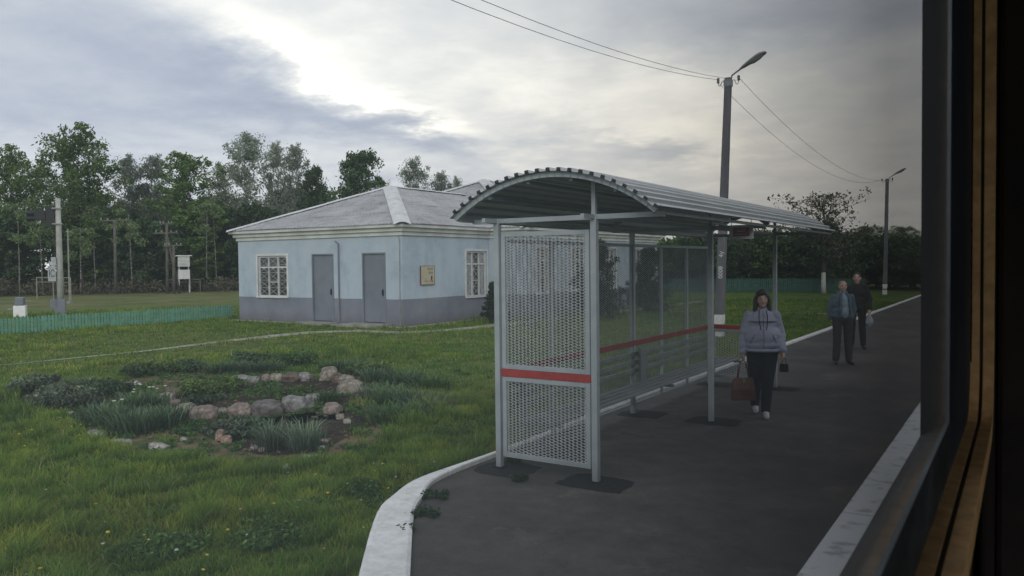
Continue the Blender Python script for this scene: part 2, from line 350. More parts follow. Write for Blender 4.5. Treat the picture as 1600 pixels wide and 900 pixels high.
# ------------------------------------------------------------------ people
def remeshed(name, prims, voxel, mat, parent, smooth_it=4, folds=0, seed=0, cuts=()):
    bm = bmesh.new()
    for pr in prims:
        if pr[0] == 'c':
            _, a, b, ra, rb = pr; a = Vector(a); b = Vector(b); n = 14
            d = b-a; ln = d.length; k = max(2, int(ln/(.5*min(ra, rb)))+1)
            q = d.normalized().to_track_quat('Z', 'Y').to_matrix().to_4x4()
            # surface of revolution with round ends
            prof = []
            for i in range(5): t = math.pi/2*i/4; prof.append((-ra*math.cos(t), ra*math.sin(t)))
            for i in range(5): t = math.pi/2*i/4; prof.append((ln+rb*math.sin(t), rb*math.cos(t)))
            rings = []
            M = Matrix.Translation(a) @ q
            for z, r_ in prof:
                rings.append([bm.verts.new(M @ Vector((max(r_, .0005)*math.cos(2*math.pi*j/n), max(r_, .0005)*math.sin(2*math.pi*j/n), z))) for j in range(n)])
            for i in range(len(rings)-1):
                for j in range(n): bm.faces.new((rings[i][j], rings[i][(j+1) % n], rings[i+1][(j+1) % n], rings[i+1][j]))
            bm.faces.new(rings[0][::-1]); bm.faces.new(rings[-1])
        elif pr[0] == 'e':
            _, c, r_ = pr[:3]; rot = pr[3] if len(pr) > 3 else (0, 0, 0)
            M = Matrix.Translation(c) @ Euler(rot).to_matrix().to_4x4() @ Matrix.Diagonal((*r_, 1))
            bmesh.ops.create_uvsphere(bm, u_segments=20, v_segments=12, radius=1, matrix=M)
    me = bpy.data.meshes.new(name); bm.to_mesh(me); bm.free()
    t = bpy.data.objects.new('tmp', me); col.objects.link(t)
    m = t.modifiers.new('r', 'REMESH'); m.mode = 'VOXEL'; m.voxel_size = voxel
    s_ = t.modifiers.new('s', 'SMOOTH'); s_.iterations = smooth_it; s_.factor = .5
    dg = bpy.context.evaluated_depsgraph_get(); dg.update()
    out = bpy.data.meshes.new_from_object(t.evaluated_get(dg)); bpy.data.objects.remove(t)
    if folds:
        for v in out.vertices:
            c = v.co; f = noise.noise(Vector((c.x*9, c.y*9, c.z*16+seed)))+.5*noise.noise(Vector((c.x*20, c.y*20, c.z*30+seed)))
            v.co += v.normal*folds*f
    if cuts:
        bm = bmesh.new(); bm.from_mesh(out)
        for co, no in cuts:
            bmesh.ops.bisect_plane(bm, geom=bm.verts[:]+bm.edges[:]+bm.faces[:], plane_co=co, plane_no=no, clear_outer=True)
        bm.to_mesh(out); bm.free()
    out.name = name; out.materials.clear(); out.materials.append(mat)
    out.polygons.foreach_set('use_smooth', [True]*len(out.polygons))
    o = bpy.data.objects.new(name, out); col.objects.link(o); o.parent = parent
    return o
def hand(wr, d, side, curl=.6):
    """palm, four fingers and a thumb hanging from wrist wr along d"""
    d = Vector(d).normalized(); wr = Vector(wr); fwd = Vector((0, -1, 0)); ac = d.cross(Vector((side, 0, 0))).normalized()
    if ac.y > 0: ac = -ac
    inn = Vector((-side, 0, 0))
    palm = wr+d*.07
    pr = [('c', wr, palm, .026, .03), ('e', tuple(wr+d*.055), (.02, .038, .045))]
    for i, (o_, ln) in enumerate(((-.027, .062), (-.009, .072), (.010, .068), (.027, .052))):
        b = wr+d*.085-ac*o_; m_ = b+d*ln*.5+inn*.012*curl; e = m_+d*ln*.35+inn*ln*.45*curl
        pr += [('c', b-d*.02, m_, .0095, .009), ('c', m_, e, .009, .0078)]
    tb = wr+d*.035+ac*.03; tm = tb+d*.03+ac*.022+inn*.008; te = tm+d*.03+inn*.014
    pr += [('c', tb, tm, .012, .0105), ('c', tm, te, .0105, .009)]
    return pr
def person(loc, rz, H, label, P):
    k = H/1.7
    root = tag(empty('person', loc, rz), label, 'person')
    root.scale = (k, k, k)
    sw = P['sw']; hz = P.get('hz', .92)
    hd = Vector(P.get('head', (0, -.02, 1.555)))
    sh_ = [Vector((s*sw, 0, 1.335)) for s in (-1, 1)]
    el, wr = P['el'], P['wr']; hp = [Vector((s*.10, .0, .90)) for s in (-1, 1)]; kn, an = P['kn'], P['an']
    b = [('e', hd, (.073, .092, .108)), ('e', hd+Vector((0, -.018, -.055)), (.054, .066, .058)), ('c', (0, .015, 1.36), hd+Vector((0, .02, -.05)), .056, .05),
         ('e', hd+Vector((0, -.098, -.018)), (.012, .018, .022)), ('e', hd+Vector((0, -.086, .004)), (.009, .012, .03)), ('e', hd+Vector((.076, .01, -.01)), (.01, .02, .03)), ('e', hd+Vector((-.076, .01, -.01)), (.01, .02, .03)),
         ('e', hd+Vector((0, -.075, .028)), (.05, .018, .012)), ('e', hd+Vector((0, -.085, -.052)), (.024, .012, .009)), ('e', hd+Vector((0, -.075, -.088)), (.02, .018, .016)), ('e', hd+Vector((.036, -.066, -.03)), (.02, .02, .02)), ('e', hd+Vector((-.036, -.066, -.03)), (.02, .02, .02)),
         ('c', (0, 0, .95), (0, 0, 1.28), .11, .12), ('c', sh_[0]*.8+Vector((0, 0, .25)), sh_[1]*.8+Vector((0, 0, .25)), .05, .05)]
    for i, s in enumerate((-1, 1)):
        b += [('c', sh_[i], el[i], .048, .038), ('c', el[i], wr[i], .036, .025), ('c', hp[i], kn[i], .075, .05), ('c', kn[i], an[i], .048, .032), ('c', an[i], Vector(an[i])+Vector((.01*s, -.07, -.04)), .024, .02)]
        b += hand(wr[i], P['hd'][i], s, P.get('curl', .6))
    body = remeshed('body', b, .0075, M_skin, root, 2)
    for s in (-1, 1):
        mb = MB(); c = hd+Vector((s*.030, -.082, .006)); mb.tube([c+Vector((-.011, .003, 0)), c, c+Vector((.011, .003, 0))], [.003, .007, .003], 8); mb.build('eye', M_eye, root, smooth=True)
        mb = MB(); c = hd+Vector((s*.032, -.086, .034)); mb.tube([c+Vector((-.017, .008, 0)), c+Vector((0, 0, .004)), c+Vector((.017, .008, -.002))], .0035, 6); mb.build('eyebrow', P['hair'], root)
    mb = MB(); c = hd+Vector((0, -.097, -.052)); mb.tube([c+Vector((-.022, .012, 0)), c, c+Vector((.022, .012, 0))], [.002, .0055, .002], 8); mb.build('mouth', M_lip, root, smooth=True)
    remeshed('hair', P['hairp'](hd), .009, P['hair'], root, 2, .004)
    # trousers
    t = [('e', (0, 0, .93), (P['hipw'], P['hipd'], .13))]
    for i in (0, 1): t += [('c', hp[i], kn[i], P['th'], P['kr']), ('c', kn[i], Vector(an[i])+Vector((0, 0, .02)), P['kr'], P['ar'])]
    remeshed('trousers', t, .013, P['tm'], root, 3, .006, 5)
    # jacket
    j = list(P['torso'])+[('c', sh_[0]+Vector((.04, 0, -.005)), (0, .01, 1.40), .055, .065), ('c', sh_[1]+Vector((-.04, 0, -.005)), (0, .01, 1.40), .055, .065)]
    for i in (0, 1): j += [('c', sh_[i], el[i], P['sl'][0], P['sl'][1]), ('c', el[i], Vector(wr[i]).lerp(Vector(el[i]), .08), P['sl'][1], P['sl'][2])]
    jk = remeshed('jacket', j, .012, P['jm'], root, 3, .011, 9)
    for i in (0, 1):
        a = Vector(an[i]); tw = P.get('toe', (0, 0))[i]; dv = Vector((math.sin(tw), -math.cos(tw), 0))
        s_ = [('c', a+Vector((0, .03, -.035))-dv*.01, a+dv*.13+Vector((0, 0, -.055)), .042, .036), ('c', a+Vector((0, 0, -.005)), a+dv*.06+Vector((0, 0, -.04)), .044, .04)]
        remeshed('shoe', s_, .012, P['sm'], root, 2)
    return root, jk
V3 = Vector
def hair_bob(h):
    r = [('e', h+V3((0, .022, .028)), (.093, .102, .104)), ('e', h+V3((0, .06, -.06)), (.09, .06, .12)), ('e', h+V3((-.02, -.062, .085)), (.07, .04, .032))]
    for s in (-1, 1): r += [('c', h+V3((s*.075, -.005, .02)), h+V3((s*.092, -.01, -.16)), .03, .028), ('c', h+V3((s*.07, .05, 0)), h+V3((s*.095, .04, -.19)), .04, .03)]
    return r
def hair_short(h): return [('e', h+V3((0, .018, .035)), (.080, .090, .090)), ('e', h+V3((0, .05, -.02)), (.07, .055, .06))]
def hair_thin(h): return [('e', h+V3((0, .02, .030)), (.078, .086, .086)), ('e', h+V3((0, .05, -.02)), (.07, .052, .05))]
def facing(loc, extra=0): return math.atan2(-loc[0], loc[1]) * 1.0 + extra   # turn -Y towards the lens position
wl = V3((-2.9, 10.6, 0))
wp, wj = person(wl, math.atan2(2.9, 10.6)*1+.10, 1.69, 'woman with dark bob in pale blue jacket and dark trousers walking with a brown bag', dict(
    sw=.165, el=[V3((-.228, .02, 1.08)), V3((.23, .04, 1.08))], wr=[V3((-.252, -.05, .85)), V3((.25, -.08, .87))], hd=[(0, -.05, -1), (.05, -.15, -1)], curl=1.1,
    kn=[V3((-.085, .02, .50)), V3((.06, -.10, .51))], an=[V3((-.075, .18, .105)), V3((.03, -.14, .085))], hair=M_hairbrown, hairp=hair_bob,
    hipw=.205, hipd=.165, th=.118, kr=.083, ar=.062, tm=M_navy, jm=M_jacket, sl=(.075, .072, .055), sm=M_shoew,
    torso=[('e', (0, .01, 1.31), (.19, .11, .12)), ('e', (0, 0, 1.24), (.195, .15, .20)), ('e', (0, -.015, 1.06), (.245, .19, .20)), ('e', (0, -.01, .96), (.235, .185, .11)), ('c', (-.07, .03, 1.43), (.07, .03, 1.43), .05, .05), ('e', (0, .07, 1.42), (.11, .06, .06))]))
# jacket details: chest band, cords, pockets
def torso_y(x, z): # front surface of the woman's jacket
    best = 0
    for c, r_ in (((0, 0, 1.24), (.195, .15, .20)), ((0, -.015, 1.06), (.245, .19, .20)), ((0, -.01, .96), (.235, .185, .11))):
        q = 1-((x-c[0])/r_[0])**2-((z-c[2])/r_[2])**2
        if q > 0: best = min(best, c[1]-r_[1]*math.sqrt(q))
    return best-.012
mb = MB(); mb.tube([V3((x, torso_y(x, 1.265), 1.265)) for x in [-.17+.34*i/12 for i in range(13)]], .008, 6); mb.build('chest_band', M_jackband, wp)
mb = MB()
mb.tube([V3((0, torso_y(0, z), z)) for z in [.92+.03*i for i in range(17)]], .004, 5); mb.build('zip', M_jackband, wp)
for s in (-1, 1):
    mb = MB(); mb.tube([V3((s*.045, -.075, 1.41)), V3((s*.055, torso_y(.05, 1.33)-.01, 1.33)), V3((s*.05, torso_y(.05, 1.25)-.012, 1.25)), V3((s*.035, torso_y(.04, 1.16)-.01, 1.16))], .006, 6); mb.build('drawcord', M_black, wp)
    mb = MB(); mb.tube([V3((s*.12, torso_y(.12, 1.09), 1.09)), V3((s*.165, torso_y(.165, .98), .98))], .005, 5); mb.build('pocket', M_jackband, wp)
mb = MB(); mb.tube([V3((.222*math.cos(a), -.01+.172*math.sin(a), .885)) for a in [2*math.pi*i/24 for i in range(25)]], .022, 8); mb.build('hem', M_jacket, wp, smooth=True)
# her bag, hung from the fingers
wz = math.atan2(2.9, 10.6)+.10
Mw = Matrix.Translation(wl) @ Matrix.Rotation(wz, 4, 'Z') @ Matrix.Scale(1.69/1.7, 4)
hb = Mw @ V3((-.250, -.062, .755))
bg = tag(empty('handbag', (hb.x, hb.y, hb.z), wz+.15), 'brown leather tote bag with long thin handles held by the woman', 'bag')
bm = bmesh.new(); secs = [(-.24-.30, .155, .062), (-.24-.15, .150, .066), (-.24-.02, .128, .04), (-.24, .12, .028)]
vs = [[bm.verts.new((x*w, y*d_, z)) for x, y in ((-1, -1), (1, -1), (1, 1), (-1, 1))] for z, w, d_ in secs]
for i in range(3):
    for k in range(4): bm.faces.new((vs[i][k], vs[i][(k+1) % 4], vs[i+1][(k+1) % 4], vs[i+1][k]))
bm.faces.new(vs[0][::-1]); bm.faces.new(vs[-1]); me = bpy.data.meshes.new('bag_body'); bm.to_mesh(me); bm.free(); me.materials.append(M_bag)
o = bpy.data.objects.new('bag_body', me); col.objects.link(o); o.parent = bg; bevel(o, .018, 3)
for y in (-.03, .03):
    mb = MB(); mb.tube([V3((-.075, y, -.26)), V3((-.06, y, -.14)), V3((-.028, y*.5, -.03)), V3((0, y*.3, 0.0)), V3((.028, y*.5, -.03)), V3((.06, y, -.14)), V3((.075, y, -.26))], .0065, 6); mb.build('handle', M_bag, bg, smooth=True)
mb = MB(); mb.box(-.015, .015, -.058, -.046, -.30, -.25); mb.build('buckle', M_metal, bg)
pb = Mw @ V3((.262, -.12, .775))
pc = tag(empty('pouch', (pb.x, pb.y, pb.z), wz), 'small dark pouch in the woman\'s other hand', 'pouch')
mb = MB(); mb.box(-.055, .055, -.025, .025, -.17, -.06); o = mb.build('pouch_body', M_black, pc); bevel(o, .015, 2)
mb = MB(); mb.tube([V3((-.03, 0, -.07)), V3((-.01, 0, 0)), V3((.02, 0, 0)), V3((.03, 0, -.07))], .005, 6); mb.build('loop', M_black, pc)

m1 = V3((-2.98, 16.6, 0))
stdk = [V3((-.105, .0, .50)), V3((.105, -.01, .50))]; stda = [V3((-.12, .02, .09)), V3((.125, -.0, .09))]
mp1, _ = person(m1, math.atan2(3, 16.6)+.28, 1.68, 'man with short sandy hair in open denim jacket over pale shirt, hands at his back', dict(
    sw=.165, el=[V3((-.228, .07, 1.09)), V3((.225, .07, 1.09))], wr=[V3((-.20, .09, .92)), V3((.19, .09, .92))], hd=[(.5, -.1, -.8), (-.5, -.1, -.8)], curl=1,
    kn=stdk, an=stda, toe=(-.25, .3), hair=M_hairgrey, hairp=hair_thin, hipw=.17, hipd=.145, th=.098, kr=.08, ar=.07, tm=M_greytrs, jm=M_denim, sl=(.07, .066, .055), sm=M_shoeb,
    torso=[('e', (0, 0, 1.22), (.19, .14, .20)), ('e', (0, 0, 1.06), (.19, .155, .18)), ('e', (0, 0, .97), (.19, .15, .09)), ('c', (-.07, .03, 1.42), (.07, .03, 1.42), .045, .045)]))
remeshed('shirt', [('e', (0.01, -.03, 1.22), (.09, .145, .20)), ('e', (0.01, -.035, 1.05), (.095, .16, .16)), ('c', (0, -.03, 1.38), (0, -.02, 1.42), .05, .05)], .012, M_shirt, mp1, 3, .004)
for s in (-1, 1):
    mb = MB(); mb.tube([V3((s*.03, -.085, 1.43)), V3((s*.075, -.10, 1.40)), V3((s*.085, -.155, 1.30)), V3((s*.10, -.175, 1.12)), V3((s*.10, -.165, .98))], [.012, .022, .016, .014, .012], 8); mb.build('lapel', M_denim, mp1, smooth=True)
m2 = V3((-3.22, 19.7, 0))
mp2, _ = person(m2, math.atan2(3.05, 19.9)-.1, 1.79, 'taller dark haired man in black jacket standing behind the other man', dict(
    sw=.165, el=[V3((-.23, .03, 1.09)), V3((.24, .02, 1.09))], wr=[V3((-.23, -.03, .86)), V3((.26, -.10, .88))], hd=[(0, -.05, -1), (0, -.1, -1)], curl=1,
    kn=stdk, an=stda, toe=(-.2, .35), hair=M_hairblack, hairp=hair_short, hipw=.165, hipd=.14, th=.094, kr=.075, ar=.062, tm=M_black, jm=M_black, sl=(.07, .065, .052), sm=M_shoeb,
    torso=[('e', (0, 0, 1.22), (.19, .14, .20)), ('e', (0, 0, 1.06), (.18, .145, .18)), ('e', (0, 0, .93), (.18, .145, .10)), ('c', (-.07, .03, 1.42), (.07, .03, 1.42), .045, .045)]))
M2 = Matrix.Translation(m2) @ Matrix.Rotation(math.atan2(3.05, 19.9)-.1, 4, 'Z') @ Matrix.Scale(1.79/1.7, 4)
q = M2 @ V3((.26, -.115, .78))
cbg = tag(empty('carrier_bag', (q.x, q.y, q.z)), 'light grey plastic bag hanging from the hand of the man in black', 'bag')
o = remeshed('bag_body', [('e', (0, 0, -.17), (.085, .05, .13)), ('c', (0, 0, -.06), (0, 0, .02), .04, .02)], .012, M_plastic, cbg, 2, .008)
mb = MB(); mb.tube([V3((-.03, 0, -.08)), V3((-.02, 0, .0)), V3((.0, 0, .03)), V3((.02, 0, 0)), V3((.03, 0, -.08))], .006, 6); mb.build('handle', M_plastic, cbg)

# ------------------------------------------------------------------ setting: ground, platform, kerb
mb = MB()
S = 700
mb.add([(-S, -S, -.1), (S, -S, -.1), (S, S, -.1), (-S, S, -.1)], [(0, 1, 2, 3)])
tag(mb.build('ground', M_ground), kind='structure')
kc = [(-4.85, 75, .15), (-4.85, 38, .15), (-4.85, 25, .15), (-4.85, 15, .15), (-4.80, 10, .13), (-4.74, 7.8, .08), (-4.72, 7.05, .06), (-4.73, 6.35, .08), (-4.72, 5.9, .14), (-4.66, 5.6, .2),
      (-4.52, 5.3, .26), (-4.30, 4.88, .3), (-3.52, 3.88, .33), (-2.4, 2.5, .33), (-1.2, 1.0, .33)]
def catmull(P, m=4):
    out = []
    for i in range(len(P)-1):
        p0, p1, p2, p3 = P[max(i-1, 0)], P[i], P[i+1], P[min(i+2, len(P)-1)]
        if math.dist(p1[:2], p2[:2]) > 3: out.append(p1); continue
        for k in range(m):
            t = k/m; out.append(tuple(.5*(2*b+(c-a)*t+(2*a-5*b+4*c-d)*t*t+(3*b-a-3*c+d)*t**3) for a, b, c, d in zip(p0, p1, p2, p3)))
    return out+[P[-1]]
kc = catmull(kc)
poly = [(x+w*.3, y) for x, y, w in kc] + [(-.99, .8), (-.99, 75)]
bm = bmesh.new()
top = [bm.verts.new((x, y, 0)) for x, y in poly]; bot = [bm.verts.new((x, y, -.3)) for x, y in poly]
bm.faces.new(top[::-1])
for i in range(len(top)):
    j = (i+1) % len(top); bm.faces.new((top[i], top[j], bot[j], bot[i]))
bmesh.ops.recalc_face_normals(bm, faces=bm.faces)
me = bpy.data.meshes.new('platform'); bm.to_mesh(me); bm.free(); me.materials.append(M_asph)
o = bpy.data.objects.new('platform_surface', me); col.objects.link(o); tag(o, kind='structure')
# kerb in separate stones along the curve
mb = MB()
def kerb_stone(P):
    z = .045+random.uniform(-.006, .006); n = len(P); vs = []
    for k, (x, y, w) in enumerate(P):
        a, b = P[max(k-1, 0)], P[min(k+1, n-1)]
        d = Vector((b[0]-a[0], b[1]-a[1], 0)).normalized(); nn = Vector((-d.y, d.x, 0)); p = Vector((x, y, 0))+(d*.008 if k == 0 else -d*.008 if k == n-1 else Vector())
        for s_, zz in ((-.5, -.15), (-.5, z-.012), (-.42, z), (.42, z), (.5, z-.012), (.5, -.15)): vs.append(p+nn*(s_*w)+Vector((0, 0, zz)))
    fs = [(k*6+i, k*6+i+1, k*6+i+7, k*6+i+6) for k in range(n-1) for i in range(5)]+[(0, 1, 2, 3, 4, 5)[::-1], tuple((n-1)*6+i for i in range(6))]
    mb.add(vs, fs)
fine = []
for a, b in zip(kc[:-1], kc[1:]):
    n = max(1, round(math.dist(a[:2], b[:2])/.25))
    for k in range(n): fine.append(tuple(a[i]+(b[i]-a[i])*k/n for i in range(3)))
fine.append(kc[-1])
cur = [fine[0]]; acc = 0
for a, b in zip(fine[:-1], fine[1:]):
    cur.append(b); acc += math.dist(a[:2], b[:2])
    if acc > 1.35: kerb_stone(cur); cur = [b]; acc = 0
if len(cur) > 1: kerb_stone(cur)
tag(mb.build('kerb', M_kerb), kind='structure')
mb = MB()
for i in range(38):
    y0 = .8+i*2.0
    mb.box(-1.22+random.uniform(-.008, .008), -.985, y0+.004, y0+1.996, -.3, .012+random.uniform(-.003, .003))
M_line = simple('edge_paint', (.82, .83, .84), (.50, .50, .49), .8, 6, bstr=.3, lo=.34, hi=.46)
tag(mb.build('platform_edge_line', M_line), kind='structure')
mb = MB(); mb.add([(-.985, -60, -.094), (6, -60, -.094), (6, 120, -.094), (-.985, 120, -.094)], [(0, 1, 2, 3)])
tag(mb.build('trackbed', M_gravel), kind='structure')

def ribbon(name, pts, z, mat, h=.02):
    mb = MB()
    n = len(pts)
    for i in range(n-1):
        (x0, y0, w0), (x1, y1, w1) = pts[i], pts[i+1]
        d0 = Vector((pts[min(i+1, n-1)][0]-pts[max(i-1, 0)][0], pts[min(i+1, n-1)][1]-pts[max(i-1, 0)][1], 0)).normalized()
        d1 = Vector((pts[min(i+2, n-1)][0]-pts[i][0], pts[min(i+2, n-1)][1]-pts[i][1], 0)).normalized()
        n0 = Vector((-d0.y, d0.x, 0)); n1 = Vector((-d1.y, d1.x, 0))
        a, b = Vector((x0, y0, z)), Vector((x1, y1, z))
        mb.add([a-n0*w0/2, a+n0*w0/2, b+n1*w1/2, b-n1*w1/2], [(0, 1, 2, 3)])
    return mb.build(name, mat)
path_pts = [(-19.2, 8.5, .08), (-19.1, 10.0, .1), (-19.0, 12.1, .16), (-19.3, 14.2, .3), (-19.4, 16.6, .5), (-19.3, 17.9, .55), (-18.4, 19.0, .55), (-16.5, 19.2, .5), (-15.7, 20.6, .5), (-15.5, 22.9, .45), (-14.8, 30, .45), (-14.6, 42, .45)]
tag(ribbon('footpath', [(a, b, c*1.5) for a, b, c in path_pts], -.088, M_path), kind='structure')
tag(ribbon('far_path_edge', [(-17, 32.6, .22), (-10.5, 32.9, .25), (-4.95, 33.9, .25)], -.085, M_kerb), kind='structure')
mb = MB()
mb.box(-22.75, -21.15, 20.2, 20.99, -.12, -.02); mb.box(-20.3, -18.5, 20.1, 20.99, -.12, .0); mb.box(-21.0, -20.4, 20.35, 20.98, -.12, -.06)
mb.box(-26.8, -18.0, 20.55, 20.98, -.12, -.085) ; mb.box(-18.0, -17.6, 20.55, 26.2, -.12, -.085)
o = mb.build('building_apron', M_conc); bevel(o, .01); tag(o, kind='structure')

# fresh asphalt patches at the shelter posts
def patch(x, y, sx, sy, z=.004):
    n = 26; vs = []
    for i in range(n):
        a = 2*math.pi*i/n; k = max(abs(math.cos(a)), abs(math.sin(a)))
        r = (1/k)**.75*(1+random.uniform(-.07, .07)); vs.append((x+math.cos(a)*r*sx, y+math.sin(a)*r*sy, z))
    PM.add(vs, [tuple(range(n))])
PM = MB()
for y in (6.58, 9.9, 12.95):
    patch(-3.32, y, .34, .25); patch(-4.32 if y < 8 else -4.3, y, .3, .26)
tag(PM.build('asphalt_patches', M_patch), kind='structure')

# ------------------------------------------------------------------ station building
bld = tag(empty('station_building', (-18.05, 21.02, 0)), 'single storey pale blue station building with grey plinth and hipped corrugated roof', 'building')
BO = Vector((18.05, -21.02, 0))   # world -> local
def L(v): return Vector(v)+BO
def wall_face(mb, p, d, length, z0, z1, holes, dep=.14):
    p = L(p); d = Vector(d); inn = Vector((-d.y, d.x, 0))        # inward = left of travel (outside on the right)
    us = sorted({0, length, *[h[0] for h in holes], *[h[1] for h in holes]}); zs = sorted({z0, z1, *[h[2] for h in holes], *[h[3] for h in holes]})
    P = lambda u, z, k=0: p+d*u+inn*k+Vector((0, 0, z))
    for a, b in zip(us[:-1], us[1:]):
        for c, e in zip(zs[:-1], zs[1:]):
            if any(h[0] <= a and b <= h[1] and h[2] <= c and e <= h[3] for h in holes): continue
            mb.add([P(a, c), P(b, c), P(b, e), P(a, e)], [(0, 1, 2, 3)])
    for a, b, c, e in holes:
        mb.add([P(a, c), P(b, c), P(b, e), P(a, e), P(a, c, dep), P(b, c, dep), P(b, e, dep), P(a, e, dep)], [(0, 4, 5, 1), (1, 5, 6, 2), (2, 6, 7, 3), (3, 7, 4, 0)])
ZT = 3.14
wins = []   # (p, d, u0,u1,z0,z1)
wm = MB()
endholes = [(1.17, 2.85, .86, 2.46), (4.21, 5.35, -.02, 2.50), (6.77, 7.89, .0, 2.50)]
wall_face(wm, (-26.70, 21.02, 0), (1, 0, 0), 8.65, -.15, ZT, endholes)
wall_face(wm, (-18.05, 21.02, 0), (0, 1, 0), 5.3, -.15, ZT, [(3.95, 5.05, .80, 2.56)] if False else [(3.75, 5.15, .78, 2.56)])
wall_face(wm, (-18.05, 26.32, 0), (1, 0, 0), 1.75, -.15, ZT, [])
wing = [(.75, 2.05, .85, 2.7), (3.7, 5.0, .85, 2.7), (6.6, 8.1, .85, 2.7), (10.2, 11.6, .85, 2.7)]
wall_face(wm, (-16.3, 26.32, 0), (0, 1, 0), 13.2, -.15, ZT, wing)
wall_face(wm, (-16.3, 39.52, 0), (-1, 0, 0), 12.7, -.15, ZT, [])
wall_face(wm, (-29.0, 39.52, 0), (0, -1, 0), 13.2, -.15, ZT, [])
wall_face(wm, (-29.0, 26.32, 0), (1, 0, 0), 2.3, -.15, ZT, [])
wall_face(wm, (-26.70, 26.32, 0), (0, -1, 0), 5.3, -.15, ZT, [])
wm.build('wall', M_wall, bld)
def footprint(k):
    return [(-26.70-k, 21.02-k), (-18.05+k, 21.02-k), (-18.05+k, 26.32-k), (-16.3+k, 26.32-k), (-16.3+k, 39.52+k), (-29-k, 39.52+k), (-29-k, 26.32-k), (-26.70-k, 26.32-k)]
mb = MB()
for k, z0, z1 in ((.06, 3.08, 3.22), (.14, 3.22, 3.36), (.26, 3.36, 3.46)):
    a = [L((x, y, z0)) for x, y in footprint(k)]; b_ = [L((x, y, z1)) for x, y in footprint(k)]; n = 8
    mb.add(a+b_, [(i, (i+1) % n, (i+1) % n+n, i+n) for i in range(n)]+[tuple(range(n))[::-1], tuple(range(n, 2*n))])
mb.build('cornice', M_cornice, bld)
# windows
def window(p, d, u0, u1, z0, z1, curt):
    p = L(p); d = Vector(d); inn = Vector((-d.y, d.x, 0)); out = -inn
    P = lambda u, z, k: p+d*u+inn*k+Vector((0, 0, z))
    W = u1-u0; H = z1-z0
    fr = MB()
    t = .055
    def b(ua, za, ub, zb, w=t, k=.08, dp=.05): fr.bar(P(ua, za, k), P(ub, zb, k), dp if abs(ua-ub) > 1e-6 and False else w, dp, up=out)
    for ua, za, ub, zb in ((u0+t/2, z0, u0+t/2, z1), (u1-t/2, z0, u1-t/2, z1), (u0+t, z0+t/2, u1-t, z0+t/2), (u0+t, z1-t/2, u1-t, z1-t/2)): b(ua, za, ub, zb)
    zt = z0+H*.72
    b(u0+t, zt, u1-t, zt, .06, .078)
    for k in (1/3, 2/3): b(u0+W*k, z0+t, u0+W*k, z1-t, .05, .082)
    b(u0+W/3+.03, z0+H*.36, u0+W*2/3-.03, z0+H*.36, .03, .084, .03)
    f = fr.build('window', M_whitetrim, bld)
    g = MB(); g.add([P(u0, z0, .11), P(u1, z0, .11), P(u1, z1, .11), P(u0, z1, .11)], [(0, 1, 2, 3)]); g.build('pane', M_pane, f)
    if curt:
        g = MB(); g.add([P(u0, z0, .108), P(u0+W*.3, z0, .108), P(u0+W*.3, z1, .108), P(u0, z1, .108), P(u1-W*.3, z0, .108), P(u1, z0, .108), P(u1, z1, .108), P(u1-W*.3, z1, .108)], [(0, 1, 2, 3), (4, 5, 6, 7)]); g.build('curtain', M_curtain, f)
    # ornamental white grille in front
    gr = MB()
    n = 3; m_ = 5
    for i in range(n+1):
        u = u0+.06+(W-.12)*i/n; gr.bar(P(u, z0+.05, .03), P(u, z1-.05, .03), .009, .008, up=out)
    for j in range(m_+1):
        z = z0+.06+(H-.12)*j/m_; gr.bar(P(u0+.05, z, .032), P(u1-.05, z, .032), .009, .008, up=out)
    for i in range(n):
        for j in range(m_):
            ua = u0+.06+(W-.12)*i/n; ub = u0+.06+(W-.12)*(i+1)/n; za = z0+.06+(H-.12)*j/m_; zb = z0+.06+(H-.12)*(j+1)/m_
            gr.bar(P(ua, za, .036), P(ub, zb, .036), .007, .006, up=out)
            gr.bar(P(ua, zb, .040), P(ub, za, .040), .007, .006, up=out)
    gr.build('grille', M_whitetrim, f)
    sl = MB()
    a, c = P(u0-.06, z0-.02, -.07), P(u1+.06, z0-.02, -.07)
    sl.bar((a+P(u0-.06, z0-.02, .07))/2, (c+P(u1+.06, z0-.02, .07))/2, .14, .035, up=(0, 0, 1)); sl.build('sill', M_whitetrim, f)
    tr = MB()
    for ua, za, ub, zb in ((u0-.04, z0, u0-.04, z1+.08), (u1+.04, z0, u1+.04, z1+.08), (u0-.0, z1+.04, u1+.0, z1+.04)): tr.bar(P(ua, za, -.006), P(ub, zb, -.006), .08, .03, up=out)
    tr.build('surround', M_whitetrim, f)
window((-26.70, 21.02, 0), (1, 0, 0), *endholes[0], False)
window((-18.05, 21.02, 0), (0, 1, 0), 3.75, 5.15, .78, 2.56, True)
for h in wing: window((-16.3, 26.32, 0), (0, 1, 0), *h, True)
for (u0, u1, z0, z1) in endholes[1:]:
    p = L((-26.70, 21.02, 0))
    d = MB(); d.box(p.x+u0+.05, p.x+u1-.05, p.y+.05, p.y+.09, z0+.02, z1-.05); 
    for zc in (z0+.35, z0+1.25, z1-.4): pass
    dr = d.build('door', M_greydoor, bld); bevel(dr, .006)
    fr = MB(); fr.box(p.x+u0, p.x+u0+.05, p.y-.01, p.y+.1, z0, z1); fr.box(p.x+u1-.05, p.x+u1, p.y-.01, p.y+.1, z0, z1); fr.box(p.x+u0+.05, p.x+u1-.05, p.y-.01, p.y+.1, z1-.05, z1)
    fr.build('door_frame', M_greydoor, dr)
    hn = MB(); hn.box(p.x+u1-.2, p.x+u1-.17, p.y+.0, p.y+.05, 1.0, 1.16); hn.box(p.x+u1-.21, p.x+u1-.16, p.y+.035, p.y+.05, .96, 1.2); hn.build('handle', M_signal, dr)
